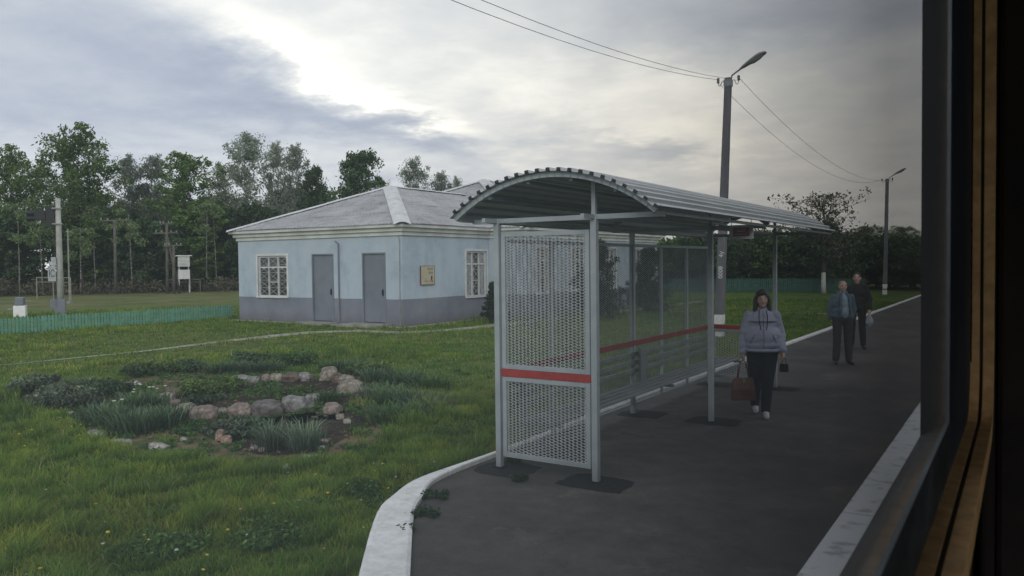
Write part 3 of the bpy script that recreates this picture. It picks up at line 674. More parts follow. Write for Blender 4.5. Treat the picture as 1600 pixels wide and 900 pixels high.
# conduits
mb = MB(); mb.tube([(*L((-21.05, 20.97, z)).xy, z) for z in (.0, 1.5, 2.85)]+[tuple(L((-21.2, 20.96, 2.95)))], .028); mb.build('drain_pipe', M_greydoor, bld)
mb = MB(); mb.tube([tuple(L(v)) for v in ((-18.25, 20.98, 3.3), (-18.12, 20.97, 2.9), (-18.14, 20.98, 1.4), (-18.14, 20.98, -.05))], .014); mb.build('cable_conduit', M_conc, bld)
# roof
def slope(mb, rows, A, dirU, LEN, inn, pitch, half, z0, hip0=True, hip1=True, uend=None):
    A = L((A[0], A[1], 0)); dirU = Vector(dirU); inn = Vector(inn)
    nrm = (Vector((0, 0, 1))-inn*pitch).normalized()
    n = int(LEN/.035); K = 6
    base = len(mb.v)
    for i in range(n+1):
        u = LEN*i/n; v = half
        if hip0: v = min(v, u)
        if hip1: v = min(v, LEN-u)
        v = max(v, .001)
        w = .022*math.sin(2*math.pi*u/.17)
        for k in range(K+1):
            t = k/K; vv = v*t
            sag = .012*math.sin(vv*1.3+u*.7)
            mb.v.append(tuple(A+dirU*u+inn*vv+Vector((0, 0, z0+vv*pitch))+nrm*(w+sag))); rows.append(vv/1.15+.4*noise.noise((u*.9, vv, 3))*.15)
    for i in range(n):
        for k in range(K):
            a = base+i*(K+1)+k; mb.f.append((a, a+K+1, a+K+2, a+1))
mb = MB(); rows = []
ex = .30
x0, x1 = -26.70-ex, -18.05+ex; hw = (x1-x0)/2; zE = 3.47; pit = .405
slope(mb, rows, (x0, 21.02-ex), (1, 0, 0), x1-x0, (0, 1, 0), pit, hw, zE)
slope(mb, rows, (x1, 21.02-ex), (0, 1, 0), 9.5, (-1, 0, 0), pit, hw, zE, True, False)
slope(mb, rows, (x0, 21.02-ex), (0, 1, 0), 9.5, (1, 0, 0), pit, hw, zE, True, False)
X0, X1 = -29-ex, -16.3+ex; HW = (X1-X0)/2; Y0 = 26.32-ex; Y1 = 39.52+ex
slope(mb, rows, (X0, Y0), (1, 0, 0), X1-X0, (0, 1, 0), pit+.01, HW, zE)
slope(mb, rows, (X1, Y0), (0, 1, 0), Y1-Y0, (-1, 0, 0), pit+.01, HW, zE)
slope(mb, rows, (X0, Y0), (0, 1, 0), Y1-Y0, (1, 0, 0), pit+.01, HW, zE)
slope(mb, rows, (X0, Y1), (1, 0, 0), X1-X0, (0, -1, 0), pit+.01, HW, zE)
rf = mb.build('roof', M_roof, bld, smooth=True)
at = rf.data.attributes.new('row', 'FLOAT', 'POINT'); at.data.foreach_set('value', rows)
mb = MB()
def cap(a, b, w=.17, s=.4):
    a = L(a)+Vector((0, 0, .05)); b = L(b)+Vector((0, 0, .05)); d = (b-a).normalized(); sd = d.cross(Vector((0, 0, 1))).normalized()
    n = max(1, int((b-a).length/1.2))
    for i in range(n):
        p = a+(b-a)*(i/n); q = a+(b-a)*((i+1)/n)+d*.06; lift = Vector((0, 0, .008*(i % 2)))
        dr = Vector((0, 0, -w*s)); rd = [-1, -.35, 0, .35, 1]; zz = [1, .15, 0, .15, 1]
        vs = [P+sd*(w*r_)+dr*z_+lift for P in (p, q) for r_, z_ in zip(rd, zz)]
        mb.add(vs, [(k, k+1, k+6, k+5) for k in range(4)])
zr = zE+pit*hw; zR = zE+(pit+.01)*HW; cx = (x0+x1)/2; CX = (X0+X1)/2
cap((x1, 21.02-ex, zE), (cx, 21.02-ex+hw, zr), .3, .3); cap((x0, 21.02-ex, zE), (cx, 21.02-ex+hw, zr), .3, .3); cap((cx, 21.02-ex+hw, zr), (cx, 31, zr))
cap((X1, Y0, zE), (CX, Y0+HW, zR), .3, .3); cap((X0, Y0, zE), (CX, Y0+HW, zR), .3, .3); cap((CX, Y0+HW, zR), (CX, Y1-HW, zR)); cap((X1, Y1, zE), (CX, Y1-HW, zR))
mb.build('ridge_cap', M_ridge, bld)
# plaque on the side wall
pq = tag(empty('wall_plaque', (-18.03, 21.97, 1.34)), 'small beige notice plaque with a dark walking figure on the pale blue wall', 'sign')
mb = MB(); mb.box(.0, .03, 0, .76, 0, .66); o = mb.build('board', M_plaque, pq); bevel(o, .004)
mb = MB(); mb.box(.0, .036, -.012, 0, -.012, .672); mb.box(.0, .036, .76, .772, -.012, .672); mb.box(.0, .036, 0, .76, -.012, 0); mb.box(.0, .036, 0, .76, .66, .672); mb.build('rim', M_bag, pq)
def side_text(s, size, y, z): return text('lettering', s, size, M_ink, pq, Matrix.Translation((.032, y, z)) @ Matrix.Rotation(R(90), 4, 'Z') @ Matrix.Rotation(R(90), 4, 'X'))
side_text('ВЫХОД', .075, .53, .56); side_text('В', .07, .53, .485); side_text('ГОРОД', .075, .55, .41); side_text('НА', .05, .27, .19); side_text('ПЕРРОН', .055, .27, .115)
mb = MB()
mb.tube([(.036, .60, .34), (.036, .60, .342)], .022, 8); mb.bar((.036, .6, .31), (.036, .595, .2), .045, .008, up=(1, 0, 0))
mb.bar((.036, .6, .2), (.036, .65, .08), .02, .008, up=(1, 0, 0)); mb.bar((.037, .59, .2), (.037, .53, .09), .02, .008, up=(1, 0, 0)); mb.bar((.038, .6, .3), (.038, .65, .22), .014, .006, up=(1, 0, 0)); mb.bar((.038, .59, .3), (.038, .55, .21), .014, .006, up=(1, 0, 0))
mb.build('walking_figure', M_ink, pq)

# ------------------------------------------------------------------ waiting shelter
PX0, PX1 = -4.42, -3.34; PY = (6.6, 9.85, 12.95)
sh = tag(empty('waiting_shelter', (PX1, PY[0], 0)), 'grey steel platform shelter with arched ribbed roof, expanded mesh walls and red stripe', 'shelter')
SO = Vector((-PX1, -PY[0], 0))
def S_(v): return Vector(v)+SO
def sbox(name, mat, *b, parent=sh, bev=.004):
    mb = MB()
    for q in b: mb.box(q[0]+SO.x, q[1]+SO.x, q[2]+SO.y, q[3]+SO.y, q[4], q[5])
    o = mb.build(name, mat, parent)
    if bev: bevel(o, bev)
    return o
for y in PY:
    for x in (PX0, PX1):
        p = sbox('post', M_steel, (x-.03, x+.03, y-.03, y+.03, 0, 2.5))
        sbox('foot_plate', M_patch, (x-.055, x+.055, y-.055, y+.055, .006, .014), parent=p)
# arches
AX0, AX1 = -4.74, -2.62; cxA = (AX0+AX1)/2; ha = (AX1-AX0)/2; rise = .37
Rr = (ha*ha+rise*rise)/(2*rise); zc = 2.52+rise-Rr; a1 = math.asin(ha/Rr)
def arc(t, r=Rr): a = -a1+2*a1*t; return cxA+r*math.sin(a), zc+r*math.cos(a)
for y in (6.34, 9.85, 13.68):
    mb = MB(); n = 28
    for i in range(n):
        xa, za = arc(i/n); xb, zb = arc((i+1)/n+.002)
        mb.bar(S_((xa, y, za-.025)), S_((xb, y, zb-.025)), .04, .05)
    mb.build('roof_arch', M_steel, sh)
for y in PY:
    mb = MB()
    mb.bar(S_((AX0+.03, y, 2.475)), S_((AX1-.03, y, 2.475)), .04, .045); 
    mb.bar(S_((PX1, y, 2.5)), S_((PX1, y, arc((PX1-AX0)/(AX1-AX0))[1]-.05)), .04, .04, up=(0, 1, 0))
    mb.build('tie_beam', M_steel, sh)
    if y == PY[0]:
        pass
for x in (PX0, PX1):
    mb = MB(); mb.bar(S_((x, 6.36, 2.475)), S_((x, 13.66, 2.475)), .04, .04); mb.build('side_rail', M_steel, sh)
for k in (.02, .2, .4, .6, .8, .98):
    xa, za = arc(k); mb = MB(); mb.bar(S_((xa, 6.36, za-.065 if 0 < k < 1 else za-.02)), S_((xa, 13.66, za-.065 if 0 < k < 1 else za-.02)), .03, .03); mb.build('purlin', M_slat, sh)
# profiled sheet: ribs run along the shelter
mb = MB(); prof = []
nr = 21
for i in range(nr):
    for fr_, h in ((0, 0), (.55, 0), (.64, .03), (.90, .03)):
        t = (i+fr_)/nr; t = -.012+t*1.03; x, z = arc(t, Rr+.004+h); prof.append((x, z))
yy = [6.27, 8.1, 10, 12, 13.76]
vs = []; m_ = len(prof)
for th in (0, -.004):
    for y in yy:
        for x, z in prof: vs.append(S_((x, y, z+th)))
fs = []
ny = len(yy)
for s_ in (0, 1):
    for j in range(ny-1):
        for i in range(m_-1):
            a = s_*ny*m_+j*m_+i; q = (a, a+1, a+m_+1, a+m_); fs.append(q if s_ == 0 else q[::-1])
for j in (0, ny-1):
    for i in range(m_-1): a = j*m_+i; fs.append((a, a+1, a+1+ny*m_, a+ny*m_))
mb.add(vs, fs); mb.build('roof_sheet', M_sheet, sh)
# dark bars stand in for the shade inside the open rib ends
for i in range(nr):
    t = -.012+(i+.77)/nr*1.03; (xa, za), (xb, zb) = arc(t-.008, Rr+.018), arc(t+.008, Rr+.018)
    mb = MB(); mb.bar(S_((xa, 6.269, za)), S_((xb, 6.269, zb)), .012, .024, up=(0, 0, 1)); mb.build('rib_end_shade', M_rubber, sh)

def expanded(name, p, du, dv, w, h, pu, pv, mat, parent, st=.0075, dp=.004):
    """expanded metal sheet: wavy strands touching at knots"""
    p = np.array(S_(p)); du = np.array(du, float); dv = np.array(dv, float); nn = np.cross(du, dv)
    nu = int(round(w/(pu/2))); nv = int(round(h/pv))
    pu2 = w/nu; pv = h/nv
    V = []; F = []
    amp = pv/2
    for r_ in range(nv+1):
        us = []; 
        for k in range(nu+1):
            s_ = 1 if (k+r_) % 2 else -1
            v = r_*pv+s_*amp*.93
            us += [((k-.17)*pu2, v), ((k+.17)*pu2, v)]
        us = [(min(max(a, 0), w), min(max(b, 0), h)) for a, b in us]
        base = len(V)
        for a, b in us:
            c = p+du*a+dv*b
            V += [c-dv*st/2-nn*dp/2, c+dv*st/2-nn*dp/2, c+dv*st/2+nn*dp/2, c-dv*st/2+nn*dp/2]
        for i in range(len(us)-1):
            for k in range(4):
                k2 = (k+1) % 4; F.append((base+i*4+k, base+i*4+k2, base+(i+1)*4+k2, base+(i+1)*4+k))
    return npmesh(name, V, F, mat, parent)
# near end panel
def end_panel(y, x0, x1, z0, z1, red=True, mesh=True, upper=True):
    zb = .93
    def frame(za, zb_, nm):
        f = sbox(nm, M_steel, (x0, x0+.045, y-.015, y+.015, za, zb_), (x1-.045, x1, y-.015, y+.015, za, zb_), (x0+.045, x1-.045, y-.015, y+.015, za, za+.045), (x0+.045, x1-.045, y-.015, y+.015, zb_-.045, zb_), bev=.003)
        expanded('mesh_sheet', (x0+.04, y, za+.04), (1, 0, 0), (0, 0, 1), x1-x0-.08, zb_-za-.08, .085, .0140, M_steeld, f, st=.0062)
    frame(z0, zb-.005, 'lower_panel')
    if upper: frame(zb+.075, z1, 'upper_panel')
    sbox('red_stripe', M_red, (x0-.01, x1+.01, y-.02, y+.02, zb, zb+.07), bev=.003)
end_panel(PY[0], PX0+.05, PX1-.05, .12, 2.36)
end_panel(PY[2], PX0+.05, PX1-.05, .12, 2.36, upper=False)
# back wall: six bays
ys = [PY[0]+.04, 7.68, 8.77, PY[1]-.04, PY[1]+.04, 10.86, 11.9, PY[2]-.04]
bays = [(ys[0], ys[1]), (ys[1], ys[2]), (ys[2], ys[3]), (ys[4], ys[5]), (ys[5], ys[6]), (ys[6], ys[7])]
for a, b_ in bays:
    f = sbox('back_panel', M_steel, (PX0-.015, PX0+.015, a, a+.03, .12, 2.3), (PX0-.015, PX0+.015, b_-.03, b_, .12, 2.3), (PX0-.015, PX0+.015, a+.03, b_-.03, .12, .15), (PX0-.015, PX0+.015, a+.03, b_-.03, 2.26, 2.3), bev=.003)
    expanded('mesh_sheet', (PX0, a+.025, .14), (0, 1, 0), (0, 0, 1), b_-a-.05, 2.14, .085, .0140, M_meshback, f, st=.0050)
sbox('red_stripe', M_redshade, (PX0+.018, PX0+.04, PY[0]+.05, PY[2]-.05, .93, 1.0), bev=.003)
# bench
bn = tag(empty('slatted_bench', (PX0+.3, PY[0], 0)), 'long grey slatted bench with backrest rails under the shelter', 'bench')
BS = Vector((-(PX0+.3), -PY[0], 0))
def bb(name, mat, *b, bev=.004):
    mb = MB()
    for q in b: mb.box(q[0]+BS.x, q[1]+BS.x, q[2]+BS.y, q[3]+BS.y, q[4], q[5])
    o = mb.build(name, mat, bn); bevel(o, bev); return o
for i in range(4): bb('seat_slat', M_slat, (PX0+.16+i*.105, PX0+.235+i*.105, PY[0]+.12, PY[2]-.06, .45, .475))
for z in (.58, .69, .80): bb('back_rail', M_slat, (PX0+.055, PX0+.08, PY[0]+.12, PY[2]-.06, z, z+.055))
for y in (PY[0]+.25, PY[1]+.0, PY[2]-.2):
    bb('support', M_slat, (PX0+.085, PX0+.15, y-.02, y+.02, .42, .9), (PX0+.15, PX0+.58, y-.02, y+.02, .41, .448))
bb('support_plate', M_slat, (PX0+.151, PX0+.16, PY[1]-.1, PY[1]+.1, .45, .9))
# hanging sign
sg = tag(empty('hanging_sign', (-2.88, 9.62, 2.32)), 'small white and red notice board hanging under the roof edge of the shelter', 'sign')
mb = MB(); mb.box(-.145, .145, -.008, .008, 0, .17); o = mb.build('board', M_signwhite, sg)
mb = MB(); mb.box(-.10, .10, -.012, -.009, .032, .138); mb.build('red_field', M_red, sg)
mb = MB(); mb.box(-.06, .06, -.0145, -.0125, .106, .113); mb.box(-.05, .05, -.0145, -.0125, .088, .094); mb.box(-.07, .07, -.0145, -.0125, .054, .059); mb.build('writing', M_signwhite, sg)
for hx in (-.12, .12): mb = MB(); mb.bar((hx, 0, .17), (hx, 0, .31), .006, .006, up=(0, 1, 0)); mb.build('hanger', M_slat, sg)

# ------------------------------------------------------------------ lamp posts and wires
def lamp_post(base, top, label, txt):
    root = tag(empty('lamp_post', base), label, 'lamp post', 'concrete lamp posts along the platform')
    T = Vector(top)-Vector(base)
    mb = MB(); n = 10; prev = None; rings = []
    vs = []
    for t, w in ((0, .115), (1, .085)):
        c = T*t
        for i, j in ((-1, -1), (1, -1), (1, 1), (-1, 1)): vs.append(c+Vector((i*w, j*w, 0)))
    mb.add(vs, [(3, 2, 1, 0), (4, 5, 6, 7), (0, 1, 5, 4), (1, 2, 6, 5), (2, 3, 7, 6), (3, 0, 4, 7)])
    o = mb.build('pole', M_pole, root); bevel(o, .02)
    mb = MB(); c = T*.985; mb.box(c.x-.1, c.x+.1, c.y-.1, c.y+.1, c.z-.13, c.z+.05); mb.build('collar', M_metal, root)
    mb = MB(); mb.tube([T+Vector((.02, 0, -.3)), T+Vector((.1, 0, .05)), T+Vector((.38, 0, .22))], .025); mb.build('arm', M_metal, root)
    h = MB(); d = Vector((.88, 0, .47)).normalized(); up = Vector((-.47, 0, .88)); sd = Vector((0, 1, 0)); A = T+Vector((.32, 0, .18))
    secs = [(0, .03, .03, 0), (.12, .07, .06, .0), (.3, .12, .08, .0), (.5, .15, .09, 0), (.66, .15, .08, 0), (.76, .11, .05, -.01), (.8, .04, .02, -.015)]
    vs = []; K = 12
    for s_, w, hh, off in secs:
        for k in range(K):
            a = 2*math.pi*k/K; vs.append(A+d*s_+sd*(w*math.cos(a))+up*((hh if math.sin(a) > 0 else hh*.45)*math.sin(a)+off))
    fs = [(i*K+k, i*K+(k+1) % K, (i+1)*K+(k+1) % K, (i+1)*K+k) for i in range(len(secs)-1) for k in range(K)]+[tuple(range(K))[::-1], tuple((len(secs)-1)*K+k for k in range(K))]
    h.add(vs, fs); hd = h.build('lamp_head', M_metal, root, smooth=True)
    g = MB(); vs = []
    for s_, w, hh in ((.28, .08, .04), (.4, .125, .075), (.6, .125, .07), (.72, .07, .03)):
        for k in range(7):
            a = math.pi+math.pi*k/6; vs.append(A+d*s_+sd*(w*math.cos(a))+up*(hh*math.sin(a)-.002))
    g.add(vs, [(i*7+k, i*7+k+1, (i+1)*7+k+1, (i+1)*7+k) for i in range(3) for k in range(6)]); g.build('lens', M_glassy, hd, smooth=True)
    for sx in (-1, 1):
        hk = MB(); P = T+Vector((sx*.12, 0, -.08))
        hk.tube([P, P+Vector((sx*.05, 0, .0)), P+Vector((sx*.08, 0, -.06)), P+Vector((sx*.09, 0, -.11)), P+Vector((sx*.14, 0, -.12)), P+Vector((sx*.165, 0, -.07)), P+Vector((sx*.165, 0, .0))], .011, 6)
        b_ = hk.build('hook', M_metal, root)
        ins = MB(); q = P+Vector((sx*.165, 0, -.03)); ins.tube([q, q+Vector((0, 0, .03)), q+Vector((0, 0, .05)), q+Vector((0, 0, .08)), q+Vector((0, 0, .13)), q+Vector((0, 0, .14))], [.035, .04, .028, .04, .036, .01], 10); ins.build('insulator', M_porc, b_, smooth=True)
    if txt:
        for s_, z in txt: text('number', s_, .17, M_signwhite, root, Matrix.Translation(T*(z/T.z)+Vector((.02, -.116, 0))) @ Matrix.Rotation(R(-90), 4, 'Y') @ Matrix.Rotation(R(90), 4, 'X') @ Matrix.Scale(1, 4))
    mb = MB()
    for z0, z1 in ((.08, .34), (.42, .68)):
        c0 = T*(z0/T.z); c1 = T*(z1/T.z); w0 = .115-.03*z0/T.z+.004; w1 = .115-.03*z1/T.z+.004; vs = []
        for c, w in ((c0, w0), (c1, w1)):
            for i, j in ((-1, -1), (1, -1), (1, 1), (-1, 1)): vs.append(c+Vector((i*w, j*w, 0)))
        mb.add(vs, [(0, 1, 5, 4), (1, 2, 6, 5), (2, 3, 7, 6), (3, 0, 4, 7)])
    mb.build('white_band', M_kerb, root)
    return root, Vector(top)
_, T1 = lamp_post((-7.1, 21.6, -.1), (-6.86, 21.75, 7.1), 'tall concrete lamp post rising behind the shelter roof', [('0008', 1.85), ('4у', 2.35)])
_, T2 = lamp_post((-6.95, 51.9, -.1), (-6.9, 52.4, 6.9), 'distant concrete lamp post with white base beyond the waiting men', None)
def wire(a, b, sag, label, r=.0055):
    a = Vector(a); b = Vector(b); n = 24
    mb = MB(); mb.tube([a+(b-a)*(i/n)-Vector((0, 0, sag*4*(i/n)*(1-i/n))) for i in range(n+1)], r, 5)
    tag(mb.build('overhead_wire', M_wire, smooth=True), label, 'wire', 'overhead wires')
P0 = Vector((-7.0, -9.0, 7.1))
wire(T1+Vector((-.28, 0, -.02)), P0+Vector((-.28, 0, 0)), 1.15, 'lower overhead wire running left from the near lamp post')
wire(T1+Vector((-.1, 0, .0)), P0+Vector((-.16, 0, .12)), 1.10, 'upper overhead wire running left from the near lamp post')
wire(T1+Vector((.28, 0, -.02)), T2+Vector((.28, 0, -.02)), 1.0, 'right overhead wire between the near and the distant lamp post')
wire(T1+Vector((-.28, 0, -.1)), T2+Vector((-.28, 0, -.02)), 1.1, 'left overhead wire between the near and the distant lamp post')

# ------------------------------------------------------------------ green picket fences
def picket(name, label, a, b, h, step=.115, pw=.075, z=-.1):
    a = Vector(a); b = Vector(b); d = (b-a).normalized(); Ln = (b-a).length
    root = tag(empty(name, a), label, 'fence')
    mb = MB(); n = int(Ln/step); nrm = Vector((d.y, -d.x, 0))
    for i in range(n):
        t = i*step; hh = h+random.uniform(-.02, .02); tl = random.uniform(-.012, .012)
        p = d*t
        vs = []
        for k in (0, .02):
            for u, zz in ((-pw/2, 0.02), (pw/2, .02), (pw/2+tl, hh-.05), (tl, hh), (-pw/2+tl, hh-.05)): vs.append(p+d*u+nrm*(k+.02)+Vector((0, 0, zz)))
        mb.add(vs, [(0, 1, 2, 3, 4), (9, 8, 7, 6, 5), (0, 5, 6, 1), (1, 6, 7, 2), (2, 7, 8, 3), (3, 8, 9, 4), (4, 9, 5, 0)])
    mb.build('pickets', M_green, root)
    mb = MB(); mb.bar(Vector((0, 0, h*.25)), d*Ln+Vector((0, 0, h*.25)), .03, .05); mb.bar(Vector((0, 0, h*.75)), d*Ln+Vector((0, 0, h*.75)), .03, .05); mb.build('rails', M_green, root)
    for k in range(int(Ln/2.4)+1):
        p = d*min(k*2.4, Ln); mb = MB(); mb.box(p.x-.04, p.x+.04, p.y-.04, p.y+.04, 0, h*.9); mb.build('fence_post', M_green, root)
    return root
picket('picket_fence', 'low green picket fence left of the station building', (-28.3, 4.5, -.1), (-28.05, 21.8, -.1), .56)
M_green = simple('far_fence_paint', (.045, .13, .11), (.035, .10, .085), .8, 4)
picket('picket_fence', 'far green fence along the dark trees behind the lamp post', (-24.0, 55.0, -.1), (-8.6, 56.8, -.1), .95, .14, .1)

# ------------------------------------------------------------------ signal mast, cabinet, weather boxes, poles
M_mast = simple('pale_mast', (.46, .46, .43), (.30, .30, .27), .9, 2, bstr=.2)
sm = tag(empty('railway_signal', (-37.0, 19.3, -.1)), 'grey signal mast with black lamp heads and a white letter plate behind the green fence', 'signal')
mb = MB(); mb.tube([(0, 0, 0), (0, 0, 2.5), (0.0, 0, 5.35)], [.15, .13, .10], 14); mb.build('mast', M_mast, sm, smooth=True)
th = math.atan2(37.0, 19.3)  # faces along the view bearing
def fr_(v): # local frame turned so that x is across the view
    c, s_ = math.cos(YAW+.42), math.sin(YAW+.42); return Vector((v[0]*c-v[1]*s_, v[0]*s_+v[1]*c, v[2]))
def sigbox(name, mat, *b):
    mb = MB(); M = Matrix.Rotation(YAW+.42, 4, 'Z')
    for q in b: mb.box(*q, M)
    o = mb.build(name, mat, sm); bevel(o, .02); return o
sigbox('backboard', M_signal, (-.52, -.15, .0, .1, 4.05, 5.0))
hd = sigbox('signal_head', M_signal, (-.95, -.52, -.05, .25, 4.35, 4.78))
for z in (4.44, 4.68):
    mb = MB(); mb.tube([fr_((-.95, .1, z)), fr_((-1.25, .1, z-.02))], [.12, .14], 10); mb.build('hood', M_signal, hd)
for zb_ in (4.15, 4.85): sigbox('bracket', M_metal, (-.25, .18, -.18, -.13, zb_, zb_+.07))
M_platew = simple('dull_white_plate', (.42, .44, .46), (.34, .36, .38), .6, bstr=0)
pl = sigbox('letter_plate', M_platew, (-.46, -.14, -.2, -.17, 1.58, 2.28))
sigbox('upper_plate', M_platew, (-.32, -.12, -.2, -.17, 2.29, 2.68))
text('letters', 'IС', .40, M_ink, pl, Matrix.Rotation(YAW+.42, 4, 'Z') @ Matrix.Translation((-.30, -.206, 1.92)) @ Matrix.Rotation(R(90), 4, 'X') @ Matrix.Diagonal((.62, 1.15, 1, 1)))
sigbox('junction_box', M_greydoor, (-.4, -.12, -.2, .05, .32, .75))
sigbox('base_collar', M_greydoor, (-.2, .2, -.2, .2, 0, .75))
sigbox('cable', M_rubber, (-.19, -.16, -.1, -.07, .7, 4.2))
cb = tag(empty('track_cabinet', gp(32, 497)+Vector((0, 0, 0)), YAW+.3), 'small white and grey trackside box standing behind the green fence', 'cabinet')
mb = MB(); mb.box(-.24, .24, -.15, .15, 0, .55); o = mb.build('pedestal', M_signwhite, cb); bevel(o, .02)
mb = MB(); mb.box(-.17, .17, -.16, .16, .55, .92); o = mb.build('hood', M_greydoor, cb); bevel(o, .04)
mb = MB(); mb.bar((-.5, 0, .4), (-.24, 0, .42), .05, .05); mb.build('lever', M_metal, cb)
mb = MB(); mb.bar((.17, 0, .75), (.42, 0, .77), .03, .03); mb.build('rod', M_metal, cb)
def railing(a, b, h, label, mid=0):
    a = Vector(a); b = Vector(b); d = b-a
    root = tag(empty('pipe_railing', a), label, 'railing', 'white pipe railings in the rough grass')
    mb = MB(); mb.bar((0, 0, h), d+Vector((0, 0, h)), .045, .045); mb.bar((0, 0, h*.8), d+Vector((0, 0, h*.8)), .03, .03); mb.build('rail', M_conc, root)
    for t in [i/(mid+1) for i in range(mid+2)]:
        mb = MB(); mb.bar(d*t, d*t+Vector((0, 0, h)), .05, .05, up=(0, 1, 0)); mb.build('leg', M_conc, root)
railing(gp(260, 458), gp(313, 456), 1.1, 'white pipe railing around the white instrument boxes', 2)
railing(gp(58, 468), gp(111, 470), 1.55, 'white pipe railing seen behind the signal mast', 1)
ws = tag(empty('instrument_tower', gp(288, 457), YAW+.5), 'white louvred instrument box stacked on a stand before the dark trees', 'instrument box')
def wbox(name, mat, *b, bev=.02):
    mb = MB()
    for q in b: mb.box(*q)
    o = mb.build(name, mat, ws); bevel(o, bev); return o
wbox('louvred_box', M_signwhite, (-.45, .45, -.35, .35, 2.2, 3.1))
for k in range(7): pass
wbox('louvres', M_cornice, *[(-.42, .42, -.372, -.352, 2.25+k*.12, 2.30+k*.12) for k in range(7)], bev=.004)
wbox('box_roof', M_signwhite, (-.6, .6, -.45, .45, 3.1, 3.18))
wbox('side_arm', M_signwhite, (-.85, -.6, -.05, .05, 3.08, 3.14))
wbox('lower_box', M_signwhite, (-.45, .45, -.3, .3, 1.15, 1.95))
wbox('stand', M_cornice, (-.45, -.38, -.3, -.23, 0, 1.15), (.38, .45, -.3, -.23, 0, 1.15), (-.45, -.38, .23, .3, 0, 1.15), (.38, .45, .23, .3, 0, 1.15), (-.4, -.33, -.2, .2, 1.95, 2.2), (.33, .4, -.2, .2, 1.95, 2.2), bev=.005)
def upole(px, py, H, label, brace=None, arms=((.0, .9),)):
    b_ = gp(px, py); root = tag(empty('utility_pole', b_, YAW+.3), label, 'utility pole', 'old wooden poles at the edge of the wood')
    mb = MB(); mb.tube([(0, 0, 0), (.05, 0, H)], [.14, .10], 10); mb.build('pole', M_woodp, root, smooth=True)
    if brace: mb = MB(); mb.tube([(brace, .2, 0), (.08, 0, H*.8)], [.12, .09], 10); mb.build('brace', M_woodp, root, smooth=True)
    for dz, w in arms:
        mb = MB(); mb.bar((-w, 0, H-.1-dz), (w, 0, H-.02-dz), .09, .12); mb.build('crossarm', M_woodp, root)
        mb = MB()
        for x in (-w*.85, -w*.4, w*.4, w*.85): mb.tube([(x, 0, H-.05-dz), (x, 0, H+.14-dz)], .045, 7)
        mb.build('insulators', M_conc, root)
M_woodp = simple('weathered_pole', (.13, .12, .105), (.075, .07, .06), .95, 3, bstr=.3)
upole(181, 460, 6.1, 'old wooden utility pole with one crossarm, left of the others', arms=((0, 1.1),))
upole(262, 459, 5.8, 'braced wooden pole with two crossarms beside the instrument box', brace=.9, arms=((0, .5), (.75, .9)))
upole(272, 459, 4.0, 'shorter pole with a forked top next to the braced pole', arms=((0, .7),))
mp = tag(empty('thin_mast', gp(109, 474)), 'thin grey metal mast standing just right of the signal', 'mast')
mb = MB(); mb.tube([(0, 0, 0), (0, 0, 4.6)], [.05, .04], 8); mb.build('tube', M_conc, mp); mb = MB(); mb.box(-.12, .12, -.12, .12, 0, .12); mb.build('foot', M_conc, mp)

# ------------------------------------------------------------------ trees
def leafcloud(centres, radii, n, size, flat=.7, droop=0):
    """n small triangles/quads scattered in many clumps; returns V,F arrays of quads"""
    idx = rng.integers(0, len(centres), n)
    C = np.asarray(centres)[idx]; Rr_ = np.asarray(radii)[idx][:, None]
    d = rng.normal(size=(n, 3)); d /= np.linalg.norm(d, axis=1)[:, None]
    d *= rng.random((n, 1))**.5
    d[:, 2] *= flat
    P = C+d*Rr_
    if droop: P[:, 2] -= rng.random(n)**2*droop
    a = rng.normal(size=(n, 3)); a /= np.linalg.norm(a, axis=1)[:, None]
    b = np.cross(a, rng.normal(size=(n, 3))); b /= np.linalg.norm(b, axis=1)[:, None]
    s = size*(.5+rng.random((n, 1)))
    V = np.stack([P-a*s, P-b*s*.45, P+a*s, P+b*s*.45], 1).reshape(-1, 3)
    F = np.arange(4*n).reshape(n, 4)
    return V, F
